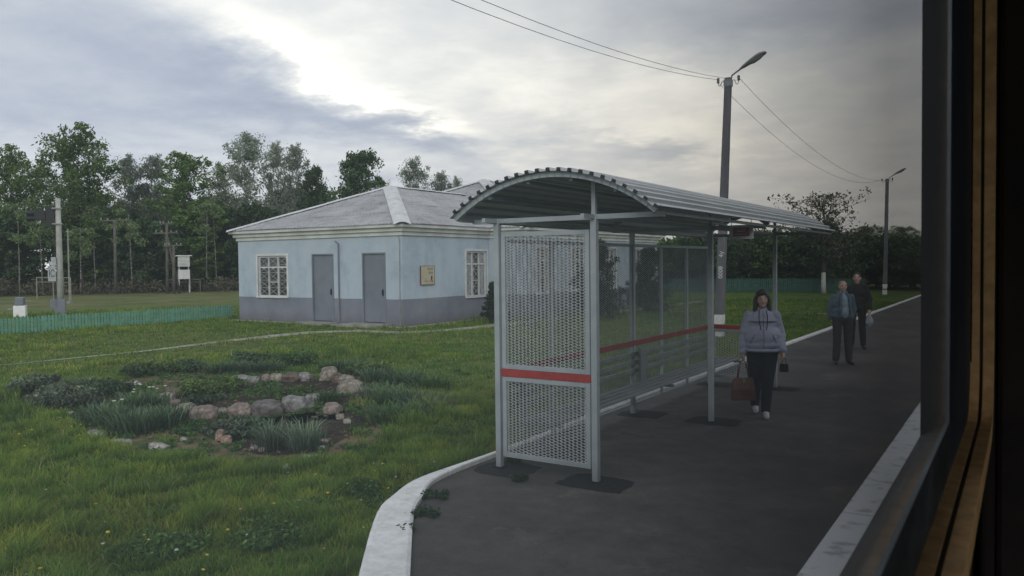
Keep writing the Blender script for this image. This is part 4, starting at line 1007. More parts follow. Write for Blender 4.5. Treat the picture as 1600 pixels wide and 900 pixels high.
def make_tree(kind, H, W, mats, seed, leaves, size, low=.3, trunk_r=.16, name='tree', lean=0, clump=None, limbs=26):
    rs = random.Random(seed)
    tm = MB(); pts = []; nseg = 9
    ax = [rs.uniform(-.02, .02)*H for _ in range(nseg+1)]; ay = [rs.uniform(-.02, .02)*H for _ in range(nseg+1)]; ax[0] = ay[0] = 0
    for i in range(nseg+1): pts.append(Vector((ax[i]*i/nseg+lean*H*(i/nseg)**1.5, ay[i]*i/nseg, H*.97*i/nseg)))
    tm.tube(pts, [max(.02, trunk_r*(1-.93*i/nseg)) for i in range(nseg+1)], 8)
    def trunk_at(t):
        k = t*nseg; i = min(int(k), nseg-1); return pts[i].lerp(pts[i+1], k-i)
    cen, rad = [], []
    for k in range(limbs):
        t = low+(1-low)*((k+rs.random()*.8)/limbs)
        tt = (t-low)/(1-low)
        if kind == 'birch': prof = (math.sin(math.pi*min(1, tt*.80+.18))**.6)
        elif kind == 'cone': prof = (1-tt)**.8*.95+.06
        elif kind == 'broad': prof = math.sin(math.pi*min(1, tt*.75+.25))**.6
        else: prof = math.sin(math.pi*min(1, tt*.82+.15))**.55
        ln = W/2*prof*rs.uniform(.55, 1.12)
        a = k*2.4+rs.uniform(-.5, .5)
        rise_ = {'birch': .75, 'cone': .15, 'broad': .45, 'round': .5}.get(kind, .5)*ln*rs.uniform(.6, 1.3)
        p0 = trunk_at(min(.99, t*.97)); p2 = p0+Vector((math.cos(a)*ln, math.sin(a)*ln, rise_))
        p1 = p0.lerp(p2, .5)+Vector((0, 0, .12*ln))
        if p2.z > H: p2.z = H
        rr = max(.012, trunk_r*.32*(1-t*.7))
        tm.tube([p0, p1, p2], [rr, rr*.6, rr*.2], 5, cap=False)
        nc = 3 if ln > .8 else 2
        for j in range(nc):
            q = p0.lerp(p2, (j+1)/nc*1.0)+Vector((rs.uniform(-.2, .2), rs.uniform(-.2, .2), rs.uniform(-.1, .25)))*ln*.5
            cen.append(tuple(q)); rad.append(W*(clump or .13)*rs.uniform(.5, 1.15))
            if rs.random() < .5:
                tw = q+Vector((rs.uniform(-1, 1), rs.uniform(-1, 1), rs.uniform(-.2, .9)))*W*.12
                tm.tube([p1, q, tw], [rr*.4, rr*.25, .006], 4, cap=False); cen.append(tuple(tw)); rad.append(W*(clump or .13)*.5)
    cen.append(tuple(trunk_at(.99))); rad.append(W*.07)
    V, F = leafcloud(cen, rad, leaves, size, .8, droop=.25*W*.3 if kind == 'birch' else 0)
    root = empty(name)
    tr = tm.build('trunk', mats[1], root, smooth=True)
    cr = npmesh('crown', V, F, mats[0], root)
    return root
BASES = {
 'birch0': make_tree('birch', 14, 5.0, (M_birchleaf, M_bbark), 1, 9000, .11, .30, .12, 'birch_tree', clump=.17, limbs=34),
 'birch1': make_tree('birch', 14, 4.2, (M_paleleaf, M_bbark), 2, 9000, .11, .30, .11, 'birch_tree', clump=.19, limbs=34),
 'aspen0': make_tree('round', 13, 6.5, (M_aspenleaf, M_bark), 3, 13000, .13, .24, .16, 'aspen_tree', clump=.17, limbs=34),
 'dense0': make_tree('round', 11, 5.8, (M_darkleaf, M_bark), 4, 12000, .14, .15, .18, 'broadleaf_tree', clump=.17, limbs=32),
 'pine0': make_tree('round', 13, 5.2, (M_aspenleaf, M_bark), 5, 11000, .13, .22, .17, 'leafy_tree', limbs=36, clump=.16),
 'under0': make_tree('broad', 6.5, 5.5, (M_darkleaf, M_bark), 6, 6500, .17, .08, .1, 'young_tree'),
 'under1': make_tree('round', 7.5, 4.5, (M_aspenleaf, M_bark), 8, 5000, .15, .12, .1, 'young_tree'),
 'hedge0': make_tree('broad', 4.4, 5.2, (M_darkleaf, M_bark), 9, 7000, .14, .05, .1, 'hedge_tree', clump=.17),
 'hedge1': make_tree('round', 4.6, 4.2, (M_aspenleaf, M_bark), 10, 6000, .12, .05, .1, 'hedge_tree', clump=.17),
}
used = set()
def plant(base, px, dist, H, W, label, cat='tree', group=None, rz=None):
    b = BASES[base]
    hgt = max(c.bound_box[6][2] for c in kids(b) if c.name.startswith('crown')); 
    if base in used: o = copy_tree(b)
    else: o = b; used.add(base)
    o.location = bearing(px, dist); o.rotation_euler = (0, 0, rz if rz is not None else random.uniform(0, 6.28))
    dims = {'birch0': (14, 5.0), 'birch1': (14, 4.2), 'aspen0': (13, 6.5), 'dense0': (11, 5.8), 'pine0': (13, 5.2), 'under0': (6.5, 5.5), 'under1': (7.5, 4.5), 'hedge0': (4.4, 5.2), 'hedge1': (4.6, 4.2)}[base]
    o.scale = (W/dims[1], W/dims[1], H/dims[0])
    for k in ('group',):
        if k in o: del o[k]
    tag(o, label, cat, group)
    return o
def hy(px, py, dist):    # height whose top shows at that row
    d = ray(px, py); h = math.hypot(d.x, d.y); return EYE+.1+d.z/h*dist
def wpx(w, dist): return w/FPX*dist*.88
main = [
 ('aspen0', 22, 222, 66, 95, 'wide airy green tree at the left edge of the wood'),
 ('birch0', 68, 240, 70, 70, 'birch between the left edge tree and the tallest green tree'),
 ('aspen0', 128, 188, 64, 125, 'tallest broad green tree standing behind the signal mast'),
 ('birch1', 207, 226, 72, 55, 'pale birch left of a similar pale birch, above the thin poles'),
 ('birch1', 241, 224, 72, 55, 'pale birch right of its pale twin, left of the pointed green tree'),
 ('pine0', 291, 222, 66, 100, 'pointed mid green tree above the white instrument box'),
 ('birch0', 345, 238, 70, 60, 'smaller birch just left of the tall pale birch'),
 ('birch1', 386, 186, 68, 78, 'tallest pale birch above the left end of the roof'),
 ('birch1', 431, 202, 70, 42, 'slim pale birch, left of the close pair over the roof'),
 ('birch1', 461, 206, 69, 48, 'slim pale birch, right of the close pair over the roof'),
 ('dense0', 492, 246, 64, 60, 'dark green tree between the pale birches and the big dark tree'),
 ('dense0', 562, 222, 62, 100, 'big dark bushy tree above the station roof'),
 ('birch0', 600, 264, 72, 36, 'small thin tree touching the right side of the dark bushy tree'),
 ('birch1', 648, 230, 76, 50, 'pale birch rising over the roof ridge, the taller of three there'),
 ('birch1', 688, 253, 78, 40, 'shorter pale birch over the roof ridge, middle of three'),
 ('birch1', 714, 262, 78, 28, 'smallest pale birch over the roof ridge, right of three'),
]
for b, px, py, ds, w, lab in main:
    ds *= 1.22
    plant(b, px, ds, hy(px, py, ds)*.94, wpx(w, ds)*(1.12 if b.startswith('birch') else 1.02), lab)
random.seed(11)
G1 = 'leafy trees filling the wood behind the station'
for i in range(60):
    px = -30+i*13+random.uniform(-7, 7); ds = random.uniform(88, 108)
    if px > 700: continue
    py = random.uniform(290, 345) if px < 520 else random.uniform(305, 345)
    if 30 < px < 120: continue
    plant(random.choice(['dense0', 'aspen0', 'birch0', 'pine0']), px, ds, hy(px, py, ds), random.uniform(5.5, 8), 'leafy tree among others deep in the dark wood', group=G1)
G2 = 'low young trees along the edge of the wood'
for i in range(64):
    px = -40+i*12.5+random.uniform(-6, 6); ds = random.uniform(77, 96)
    if 30 < px < 116: continue
    plant(random.choice(['under0', 'under0', 'under1']), px, ds, random.uniform(4.6, 8.0), random.uniform(4.5, 7), 'low dark young tree along the edge of the wood', group=G2)
G3 = 'thin birches at the edge of the wood'
def stem(px, ds, H, r):
    root = empty('slender_birch', bearing(px, ds)); rs = random.Random(px)
    lx = rs.uniform(-.05, .05)
    mb = MB(); mb.tube([(lx*H*k/5+rs.uniform(-.04, .04), 0, H*k/5) for k in range(6)], [r*(1-.13*k) for k in range(6)], 7); mb.build('trunk', M_bbark, root, smooth=True)
    cen = [(lx*H+rs.uniform(-.8, .8), rs.uniform(-.8, .8), H*rs.uniform(.6, 1.05)) for _ in range(10)]
    V, F = leafcloud(cen, [.55]*10, 900, .11); npmesh('crown', V, F, M_birchleaf, root)
    tag(root, 'thin pale trunked birch at the edge of the dark wood', 'tree', G3)
for px in (30, 66, 125, 148, 206, 322, 338): stem(px, 73+px % 5, random.uniform(5, 8), .06)
random.seed(5)
G4 = 'dense hedge trees behind the far fence'
for i in range(34):
    px = 1000+i*15.5+random.uniform(-5, 5); ds = random.uniform(60, 70)
    py = 372 if px < 1250 else 376
    py += random.uniform(-6, 8)
    if px < 1100: py += 8
    plant(random.choice(['hedge0', 'hedge0', 'hedge1']), px, ds, hy(px, py, ds), random.uniform(4.2, 5.6), 'dark hedge tree in the dense row behind the far green fence', group=G4)
for px, py, w, lab in ((1350, 352, 60, 'pale tree top over the far hedge, between the apple tree and the distant lamp'), (1408, 352, 50, 'pale tree top over the far hedge, right of the distant lamp')):
    plant('birch0', px, 110, hy(px, py, 110), wpx(w, 110)*1.5, lab)
# limewashed apple tree by the men
ap = make_tree('broad', 6.5, 6.6, (M_fruit, M_lime), 31, 2200, .10, .3, .17, 'apple_tree', clump=.09, limbs=38)
ap.location = gp(1287, 458); tag(ap, 'sparse branching fruit tree with white limewashed trunk left of the men', 'tree')
plant('hedge0', 1287, 58.5, 4.3, 5.2, 'dark bush around the crown of the limewashed tree', 'bush').location.z = -.1
# thuja shrubs by the building wall
def thuja(loc, H, W, lab, seed):
    root = make_tree('cone', H, W, (M_thuja, M_bark), seed, 7000, .06, .03, .05, 'thuja_shrub', limbs=44, clump=.16)
    root.location = loc; tag(root, lab, 'shrub')
thuja((-13.6, 27.0, -.1), 3.1, 2.4, 'taller dark cone shaped conifer seen through the shelter mesh', 41)
thuja((-13.2, 31.0, -.1), 2.8, 2.1, 'shorter dark conifer farther right behind the shelter mesh', 42)
thuja((-16.2, 24.0, -.1), 1.5, 1.0, 'small dark shrub beside the building wall near the shelter post', 43)

# brown undergrowth in front of the wood
mb = MB()
n = 420; cen = []; rad = []
for i in range(n):
    px = random.uniform(-40, 760); ds = random.uniform(73, 84); p = bearing(px, ds, -.1); cen.append((p.x, p.y, random.uniform(.1, .9))); rad.append(random.uniform(.5, 1.2))
V, F = leafcloud(cen, rad, 26000, .11, .8)
o = npmesh('undergrowth', V, F, M_brush); tag(o, 'brown scrub and dry stems along the foot of the wood', 'undergrowth', kind='stuff')

# ------------------------------------------------------------------ flower bed
def inpoly(x, y, poly):
    r = np.zeros(len(x), bool); n = len(poly)
    for i in range(n):
        x0, y0 = poly[i][:2]; x1, y1 = poly[(i+1) % n][:2]
        c = ((y0 > y) != (y1 > y)) & (x < (x1-x0)*(y-y0)/((y1-y0) or 1e-9)+x0); r ^= c
    return r
def vnoise(x, y, s, seed):
    g = np.random.default_rng(seed).random((256, 256)); X = x/s+1000; Y = y/s+1000
    i = np.floor(X).astype(int); j = np.floor(Y).astype(int); u = X-i; v = Y-j; u = u*u*(3-2*u); v = v*v*(3-2*v)
    return (g[i % 256, j % 256]*(1-u)+g[(i+1) % 256, j % 256]*u)*(1-v)+(g[i % 256, (j+1) % 256]*(1-u)+g[(i+1) % 256, (j+1) % 256]*u)*v
def bed_sheet(name, pts, z, mat):
    n = len(pts); c = Vector((sum(p[0] for p in pts)/n, sum(p[1] for p in pts)/n, 0)); mb = MB()
    vs = []
    for i in range(n):
        a = Vector((*pts[i][:2], 0)); b = Vector((*pts[(i+1) % n][:2], 0))
        for t in (0, .33, .66):
            p = a.lerp(b, t); p += (p-c)*random.uniform(-.06, .06); vs.append((p.x, p.y, z))
    mb.add(vs, [tuple(range(len(vs)))]); return tag(mb.build(name, mat), kind='structure')
BED = {
 'soil_main': [(255, 612), (390, 590), (520, 592), (560, 615), (535, 655), (440, 664), (300, 655)],
 'soil_front': [(290, 668), (430, 650), (560, 640), (575, 665), (505, 705), (430, 715), (350, 700)],
 'soil_left': [(30, 612), (130, 605), (240, 620), (225, 645), (130, 650), (40, 640)],
 'bare_ring': [(90, 640), (150, 690), (250, 712), (400, 725), (560, 712), (640, 655), (655, 610), (560, 585), (300, 580), (160, 600)],
}
bedw = {k: [tuple(gp(x, y, -.1)) for x, y in v] for k, v in BED.items()}
bed_sheet('bare_earth', bedw['bare_ring'], -.096, M_bare)
for k in ('soil_main', 'soil_front', 'soil_left'): bed_sheet('bed_soil', bedw[k], -.092, M_soil)

def stone(px, py, wpx_, hpx, tone, label, seed):
    b = gp(px, py, -.1); dist = (b-Vector((0, 0, EYE))).dot(FW); s = dist/FPX; w = wpx_*s; h = hpx*s
    bm = bmesh.new(); bmesh.ops.create_icosphere(bm, subdivisions=4, radius=1)
    off = Vector((seed*3.1, seed*1.7, seed))
    for v in bm.verts:
        c = v.co
        q = Vector([math.copysign(abs(k)**.72, k) for k in c])      # boxier boulder
        k = 1+.26*noise.noise(c*1.1+off)+.15*noise.noise(c*2.6+off)+.06*noise.noise(c*6+off)+.025*noise.noise(c*14+off)
        v.co = Vector((q.x*w*.56, q.y*w*.42, q.z*h*.56))*k*.93
    me = bpy.data.meshes.new('stone'); bm.to_mesh(me); bm.free(); me.materials.append(STONE[tone])
    me.polygons.foreach_set('use_smooth', [True]*len(me.polygons))
    o = bpy.data.objects.new('garden_stone', me); col.objects.link(o)
    o.location = b+Vector((0, 0, h*.34))+Vector((FW.x, FW.y, 0))*w*.3; o.rotation_euler = (random.uniform(-.12, .12), random.uniform(-.12, .12), YAW+random.uniform(-.3, .3))
    tag(o, label, 'stone', 'stones edging the flower bed')
def cr(x, y): return 120+x/3.077, 550+y/3.077
rocks = [
 (425, 238, 72, 46, 'tan', 'tan stone at the left end of the ring, below the brown one'), (470, 210, 92, 44, 'brown', 'brown rounded stone at the back left of the ring'),
 (440, 262, 84, 40, 'pink', 'flat pinkish stone under the tan stone at the ring\'s left end'), (518, 296, 84, 54, 'tan', 'tan stone between the left end stones and the pink boulder'),
 (592, 338, 122, 88, 'pink', 'large rough pink boulder at front left of the ring'), (697, 305, 44, 42, 'tan', 'small tan stone between the pink and the reddish boulders'),
 (775, 317, 116, 74, 'pink', 'reddish boulder just left of the dark flat boulder'), (900, 314, 146, 84, 'dark', 'widest boulder, dark grey and flat topped'),
 (1036, 290, 118, 84, 'grey', 'pale grey boulder right of the dark flat one'), (1128, 250, 74, 54, 'grey', 'light stone behind the green tuft right of the grey boulder'),
 (1112, 278, 62, 30, 'moss', 'low greenish stone under the light stone'), (1222, 302, 92, 58, 'pink', 'pointed pinkish stone standing alone on the right'),
 (1264, 326, 42, 32, 'tan', 'small tan stone touching the pointed pinkish one'), (1300, 346, 42, 26, 'white', 'small whitish stone at the right tip of the bed'),
 (1308, 210, 112, 78, 'tan', 'large tan boulder at the right end of the back row'), (1294, 154, 74, 46, 'tan', 'tan stone on top of the large tan boulder'),
 (1250, 152, 64, 52, 'brown', 'brown round stone right of the tall pale one'), (1206, 140, 78, 72, 'tan', 'tallest pale stone in the back row'),
 (1086, 142, 62, 46, 'grey', 'grey stone in the back row left of the tallest'), (1026, 146, 92, 48, 'brown', 'wide dull brown stone in the back row'),
 (955, 146, 64, 46, 'tan', 'pale tan stone in the middle of the back row'), (905, 140, 42, 36, 'pink', 'small reddish stone in the back row'),
 (846, 150, 54, 38, 'grey', 'grey stone, second from the left in the back row'), (795, 146, 68, 36, 'grey', 'long grey stone at the left of the back row'),
 (684, 430, 44, 58, 'orange', 'upright orange stone in the front planting'), (713, 442, 52, 42, 'orange', 'low orange stone right of the upright one'),
 (851, 476, 38, 30, 'grey', 'small grey stone left of the two grass tufts'), (890, 482, 34, 26, 'tan', 'small tan pebble at the foot of the left grass tuft'),
 (382, 480, 92, 42, 'white', 'flat whitish stone at the front edge of the bed'), (240, 447, 44, 32, 'grey', 'small grey stone left of the flat whitish one'),
 (180, 442, 64, 22, 'grey', 'low grey slab near the front left corner'), (82, 412, 94, 32, 'grey', 'grey slab at the far left corner of the iris clump'),
 (1012, 577, 62, 38, 'white', 'lone pale stone in the lawn below the tufts'), (886, 577, 54, 44, 'moss', 'mossy green stone in the lawn below the tufts'),
 (1182, 440, 54, 20, 'tan', 'flat tan chip right of the right grass tuft'), (1176, 472, 44, 22, 'grey', 'grey chip at the foot of the right grass tuft'), (1120, 520, 90, 24, 'grey', 'broad sunken grey stone below the right grass tuft'),
 (640, 400, 30, 22, 'white', 'tiny whitish stone left of the upright orange stone'), (510, 430, 34, 22, 'white', 'small white stone right of the flat whitish slab'), (512, 335, 26, 24, 'white', 'tiny white stone below the left row of boulders'),
 (1545, 388, 36, 14, 'white', 'small white stone in the grass far right of the bed'), (1380, 232, 90, 26, 'brown', 'flat brown stone below the large tan boulder'),
]
for i, (x, y, w, h, t, lab) in enumerate(rocks):
    px, py = cr(x, y); stone(px, py, w/3.077, h/3.077, t, lab, i+1)
for i, (x, y, w, h, t, lab) in enumerate([(285, 486, 58, 30, 'white', 'pale stone in the small left bed'), (372, 508, 66, 26, 'brown', 'brown flat stone right of the pale one in the left bed'),
    (540, 634, 96, 38, 'tan', 'tan stone at the lower edge of the left bed'), (450, 614, 60, 24, 'pink', 'small pinkish stone left of the tan one in the left bed'), (310, 440, 60, 30, 'brown', 'brown stone behind the pale one in the left bed')]):
    stone(x/5.29, 530+y/5.29, w/5.29, h/5.29, t, lab, i+60)

def blades(root_name, R_, n, h, mat, label, loc, cat='plant', arch=.5, wid=.014, group=None, flowers=0):
    base = rng.normal(size=(n, 2))*R_*.45
    ang = np.arctan2(base[:, 1], base[:, 0])+rng.normal(size=n)*.7
    h = h*.86; arch = arch+.4; wid = wid*.72; hh = h*(.3+.8*rng.random(n)**.9); out = arch*hh*(.1+rng.random(n)**1.4)*.9
    d = np.stack([np.cos(ang), np.sin(ang)], 1); sd = np.stack([-np.sin(ang+rng.normal(size=n)), np.cos(ang)], 1); sd /= np.linalg.norm(sd, axis=1)[:, None]
    V = []
    for t, w in ((0, 1), (.4, 1), (.75, .75), (1, .12)):
        c = base+d*(out*t**2)[:, None]; z = hh*(t-.22*arch*t**3)
        for s_ in (-1, 1):
            V.append(np.column_stack([c+sd*(s_*wid*w/2), z]))
    V = np.stack(V, 1).reshape(-1, 3)
    b = np.arange(n)[:, None]*8
    F = np.concatenate([b+np.array([[0, 1, 3, 2]]), b+np.array([[2, 3, 5, 4]]), b+np.array([[4, 5, 7, 6]])], 0)
    o = npmesh(root_name, V, F, mat)
    if flowers:
        r = empty(root_name); r.location = loc; o.parent = r; o.name = 'leaves'
        for k in range(flowers):
            a = random.uniform(0, 6.28); rr = random.uniform(0, R_*.8); x, y = rr*math.cos(a), rr*math.sin(a); z = h*random.uniform(.8, 1.35)
            mb = MB(); mb.tube([(x, y, 0), (x+.02, y, z)], .005, 5); st = mb.build('flower_stem', M_lily, r)
            mb = MB(); 
            for q in range(6):
                b_ = q*math.pi/3; e = Vector((math.cos(b_), math.sin(b_), .35)); mb.tube([Vector((x+.02, y, z)), Vector((x+.02, y, z))+e*.014, Vector((x+.02, y, z))+e*.024], [.005, .010, .003], 5)
            mb.build('flower', M_shoew, r)
        tag(r, label, cat, group); return r
    o.location = loc; tag(o, label, cat, group); return o
def mound(name, loc, R_, h, mat, label, n=900, size=.035, cat='plant', group=None):
    c = []; r = []
    for k in range(14):
        a = random.uniform(0, 6.28); q = R_*math.sqrt(random.random())*.75; c.append((q*math.cos(a), q*math.sin(a), h*random.uniform(.2, .65)*(1-.4*q/R_))); r.append(R_*random.uniform(.25, .45))
    V, F = leafcloud(c, r, n, size, h/R_*.9)
    V[:, 2] = np.maximum(V[:, 2], .0)
    o = npmesh(name, V, F, mat); o.location = loc; tag(o, label, cat, group); return o
GI = 'plants of the flower bed'
def gpc(x, y): return gp(*cr(x, y))
for x, y, R_, h, n, lab, fl in [
    (120, 340, .28, .38, 260, 'iris clump at the far left of the big blue green patch', 0), (210, 360, .3, .40, 300, 'iris clump second from left in the blue green patch', 2), (300, 385, .34, .40, 340, 'foremost iris clump of the blue green patch', 0),
    (400, 365, .3, .38, 300, 'iris clump right of the foremost one in the patch', 0), (460, 335, .25, .34, 220, 'rightmost iris clump of the blue green patch', 0), (270, 290, .3, .42, 260, 'broad leaved clump with white flowers behind the iris patch', 7), (360, 280, .28, .36, 220, 'iris clump with white flowers touching the ring stones', 4)]:
    blades('iris_clump', R_, n, h, M_iris, lab, gpc(x, y), arch=.35, wid=.022, group=GI, flowers=fl)
blades('grass_tuft', .17, 260, .46, M_tuft, 'blue green grass tuft in front of the bed, the left of two', gpc(940, 470), arch=.45, wid=.012, group=GI)
blades('grass_tuft', .18, 280, .48, M_tuft, 'blue green grass tuft in front of the bed, the right of two', gpc(1100, 468), arch=.45, wid=.012, group=GI)
blades('grass_tuft', .18, 200, .30, M_lily, 'bright green lily tuft right of the grey boulder', gpc(1205, 245), arch=.8, wid=.02, group=GI)
mound('lavender_clump', gpc(780, 395), .45, .3, M_lav, 'dull grey green lavender clump left of the tufts', 1500, group=GI)
mound('lavender_clump', gpc(860, 405), .32, .28, M_iris, 'dark green clump touching the lavender on its right', 900, group=GI)
mound('sedum_mound', gpc(600, 200), .55, .32, M_sedum, 'yellow green leafy mound inside the ring, left of two', 1700, group=GI)
mound('sedum_mound', gpc(700, 185), .5, .3, M_sedum, 'yellow green leafy mound inside the ring, right of two', 1500, group=GI)
mound('low_plant', gpc(620, 240), .3, .15, M_iris, 'low blue green plant in the shade of the leafy mounds', 600, group=GI)
mound('low_plant', gpc(1010, 200), .6, .12, M_sedum, 'low green carpet plant behind the grey boulder', 1300, .03, group=GI)
mound('low_plant', gpc(560, 375), .5, .1, M_lily, 'low creeping plant in front of the pink boulder', 900, .03, group=GI)
for x, y, R_, h, mat, lab in [(340, 110, .6, .3, M_darkleaf, 'dark leafy plant at the back left of the bed'), (430, 100, .55, .35, M_sedum, 'green leafy plant at the back, right of the dark one'), (520, 95, .55, .35, M_darkleaf, 'dark plant behind the yellow green mounds'),
    (850, 55, .7, .4, M_darkleaf, 'dark peony like bush at the back of the bed'), (1070, 55, .6, .35, M_lily, 'green bush at the back right of the bed'), (1400, 110, .5, .35, M_sedum, 'bright green bush right of the back stones')]:
    mound('leafy_plant', gpc(x, y), R_, h, mat, lab, 1500, .04, group=GI)
k = 0
for x, y, w in [(700, 100, 'left'), (770, 98, 'second'), (850, 100, 'third'), (920, 96, 'right')]:
    blades('daylily_clump', .4, 200, .34, M_iris, f'{w} blue green daylily clump in the row behind the back stones', gpc(x, y), arch=.7, wid=.022, group=GI)
for x, y, lab in [(1250, 90, 'daylily clump behind the brown round stone'), (1330, 95, 'daylily clump at the back above the large tan boulder'), (1440, 140, 'daylily clump right of the bright green bush'), (1460, 230, 'daylily clump level with the large tan boulder'), (1500, 330, 'big dark daylily clump right of the bare path'),
    (1580, 340, 'daylily clump at the front of the right hand group'), (1530, 250, 'daylily clump in the middle of the right hand group'), (1610, 260, 'daylily clump at the right of the right hand group'), (1590, 150, 'daylily clump at the back of the right hand group'), (1700, 180, 'daylily clump farthest right near the shelter'), (1690, 290, 'daylily clump in front of the farthest right one')]:
    blades('daylily_clump', .38, 260, .36, random.choice([M_iris, M_lily]), lab, gpc(x, y), arch=.7, wid=.022, group=GI)
for x, y, R_, lab in [(210, 440, .35, 'blue green mound behind the pale stone of the left bed'), (350, 400, .4, 'brownish green mound at the back of the left bed'), (500, 520, .6, 'large grey green mound in the left bed'), (640, 440, .6, 'grey green mound behind the large one in the left bed'), (650, 560, .4, 'low dull mound in front of the large grey green one'), (770, 470, .5, 'dark green mound joining the left bed and the irises'), (880, 460, .5, 'dark green mound behind the white flowers')]:
    mound('grey_mound', gp(x/5.29, 530+y/5.29), R_, .32, M_lav if R_ != .5 else M_darkleaf, lab, 1600, .03, group=GI)
bx_ = rng.uniform(min(p[0] for p in bedw['bare_ring']), max(p[0] for p in bedw['bare_ring']), 1500); by_ = rng.uniform(min(p[1] for p in bedw['bare_ring']), max(p[1] for p in bedw['bare_ring']), 1500)
kb = inpoly(bx_, by_, bedw['bare_ring']) & (vnoise(bx_, by_, .5, 91) > .42); bx_, by_ = bx_[kb], by_[kb]
V, F = leafcloud([(a, b_, -.07) for a, b_ in zip(bx_, by_)], [.08]*len(bx_), 26000, .02, .5); V[:, 2] = np.maximum(V[:, 2], -.09)
tag(npmesh('bed_weeds', V, F, M_weed), 'small weeds and creeping leaves covering much of the bed', 'weeds', kind='stuff')
# weeds at the kerb and by the posts
for p, r, lab in [((-4.1, 5.0, 0), .16, 'green weeds growing through the kerb gap'), ((-3.95, 4.6, 0), .12, 'small weed tuft at the inner side of the kerb'), ((-4.35, 5.45, 0), .14, 'dull weeds on the asphalt near the kerb bend'), ((-4.0, 6.3, 0), .1, 'weed tuft in front of the mesh panel'), ((-4.42, 6.85, 0), .12, 'weeds around the rear near post')]:
    mound('weed_tuft', p, r, .08, M_lily, lab, 260, .018)

# ------------------------------------------------------------------ grass
def grass_points(n, dmin, dmax, p):
    u = rng.random(n); d = (dmin**p+u*(dmax**p-dmin**p))**(1/p)
    a = rng.uniform(R(-40), R(36), n)+YAW   # angle left of +Y
    x = -np.sin(a)*d; y = np.cos(a)*d
    out = inpoly(x, y, [(q[0]-q[2]*.5, q[1]) for q in kc]+[(8, -3), (8, 75)])
    out |= inpoly(x, y, [(a_, b_) for a_, b_ in footprint(.5)])
    out |= (x > -4.95) & (y > 5.5)
    for (x0, y0, w0), (x1, y1, w1) in zip(path_pts[:-1], path_pts[1:]):
        dx, dy = x1-x0, y1-y0; t = np.clip(((x-x0)*dx+(y-y0)*dy)/(dx*dx+dy*dy), 0, 1)
        dd = np.hypot(x-x0-t*dx, y-y0-t*dy); out |= (dd < w0*.75*(.6+.6*rng.random(len(x))))
    for k_ in ('soil_main', 'soil_front', 'soil_left'): out |= inpoly(x, y, bedw[k_]) & (rng.random(n) < .93)
    out |= inpoly(x, y, bedw['bare_ring']) & ((vnoise(x, y, .35, 3) > .30) | (rng.random(n) < .7))
    return x[~out], y[~out]
def grass(n, dmin, dmax, p, h0, w0, seed, name, label):
    x, y = grass_points(n, dmin, dmax, p); n = len(x); d = np.hypot(x, y)
    n1 = vnoise(x, y, 1.6, seed); n2 = vnoise(x, y, .45, seed+1); n3 = vnoise(x, y, 4.5, seed+2)
    clump = (.35*n1+.45*n2+.35*n3)
    keep = rng.random(n) < .35+clump; x, y, d, n1, n2, n3, clump = [q[keep] for q in (x, y, d, n1, n2, n3, clump)]; n = len(x)
    n4 = vnoise(x, y, .22, seed+5); h = h0*(.22+1.5*clump**2.4)*(.6+.8*rng.random(n))*(.75+.7*(n4 > .62)); w = w0*(.7+.6*rng.random(n))*(1+d/14)
    a = rng.uniform(0, 2*np.pi, n); lean = h*(.15+.9*rng.random(n)**1.5); b = a+rng.normal(size=n)*.9+1.57
    ux, uy = np.cos(a), np.sin(a); sx, sy = np.cos(b)*w/2, np.sin(b)*w/2; z0 = np.full(n, -.1)
    V = np.stack([np.column_stack([x-sx, y-sy, z0]), np.column_stack([x+sx, y+sy, z0]),
                  np.column_stack([x+ux*lean*.35+sx*.8, y+uy*lean*.35+sy*.8, z0+h*.6]), np.column_stack([x+ux*lean*.35-sx*.8, y+uy*lean*.35-sy*.8, z0+h*.6]),
                  np.column_stack([x+ux*lean, y+uy*lean, z0+h*.95])], 1)
    F4 = np.concatenate([np.arange(n)[:, None]*5+np.array([[0, 1, 2, 3]])], 0); F3 = np.arange(n)[:, None]*5+np.array([[3, 2, 4]])
    me = bpy.data.meshes.new(name); me.vertices.add(5*n); me.vertices.foreach_set('co', V.astype(np.float32).ravel())
    me.loops.add(7*n); me.loops.foreach_set('vertex_index', np.concatenate([F4.ravel(), F3.ravel()]).astype(np.int32))
    me.polygons.add(2*n); me.polygons.foreach_set('loop_start', np.concatenate([np.arange(n)*4, 4*n+np.arange(n)*3]).astype(np.int32)); me.update(calc_edges=True)
    dry = (rng.random(n) < .06+.16*(n3 < .35))[:, None]
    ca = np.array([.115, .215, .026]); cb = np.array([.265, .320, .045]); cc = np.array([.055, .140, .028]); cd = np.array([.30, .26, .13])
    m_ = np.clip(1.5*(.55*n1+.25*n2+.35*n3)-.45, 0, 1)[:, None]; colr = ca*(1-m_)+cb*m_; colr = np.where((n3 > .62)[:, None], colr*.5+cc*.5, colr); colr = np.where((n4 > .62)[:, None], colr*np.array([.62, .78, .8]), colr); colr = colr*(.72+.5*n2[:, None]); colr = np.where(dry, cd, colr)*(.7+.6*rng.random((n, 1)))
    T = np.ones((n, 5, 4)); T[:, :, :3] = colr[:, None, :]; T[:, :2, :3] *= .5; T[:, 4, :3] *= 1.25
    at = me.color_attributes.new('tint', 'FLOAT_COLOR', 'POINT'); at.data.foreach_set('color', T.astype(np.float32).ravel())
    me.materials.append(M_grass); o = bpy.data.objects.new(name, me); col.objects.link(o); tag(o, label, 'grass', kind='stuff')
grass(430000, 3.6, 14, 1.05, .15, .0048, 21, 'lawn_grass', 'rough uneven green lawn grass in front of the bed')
grass(260000, 13.5, 46, 1.0, .12, .007, 31, 'lawn_grass', 'green lawn grass around the station building')
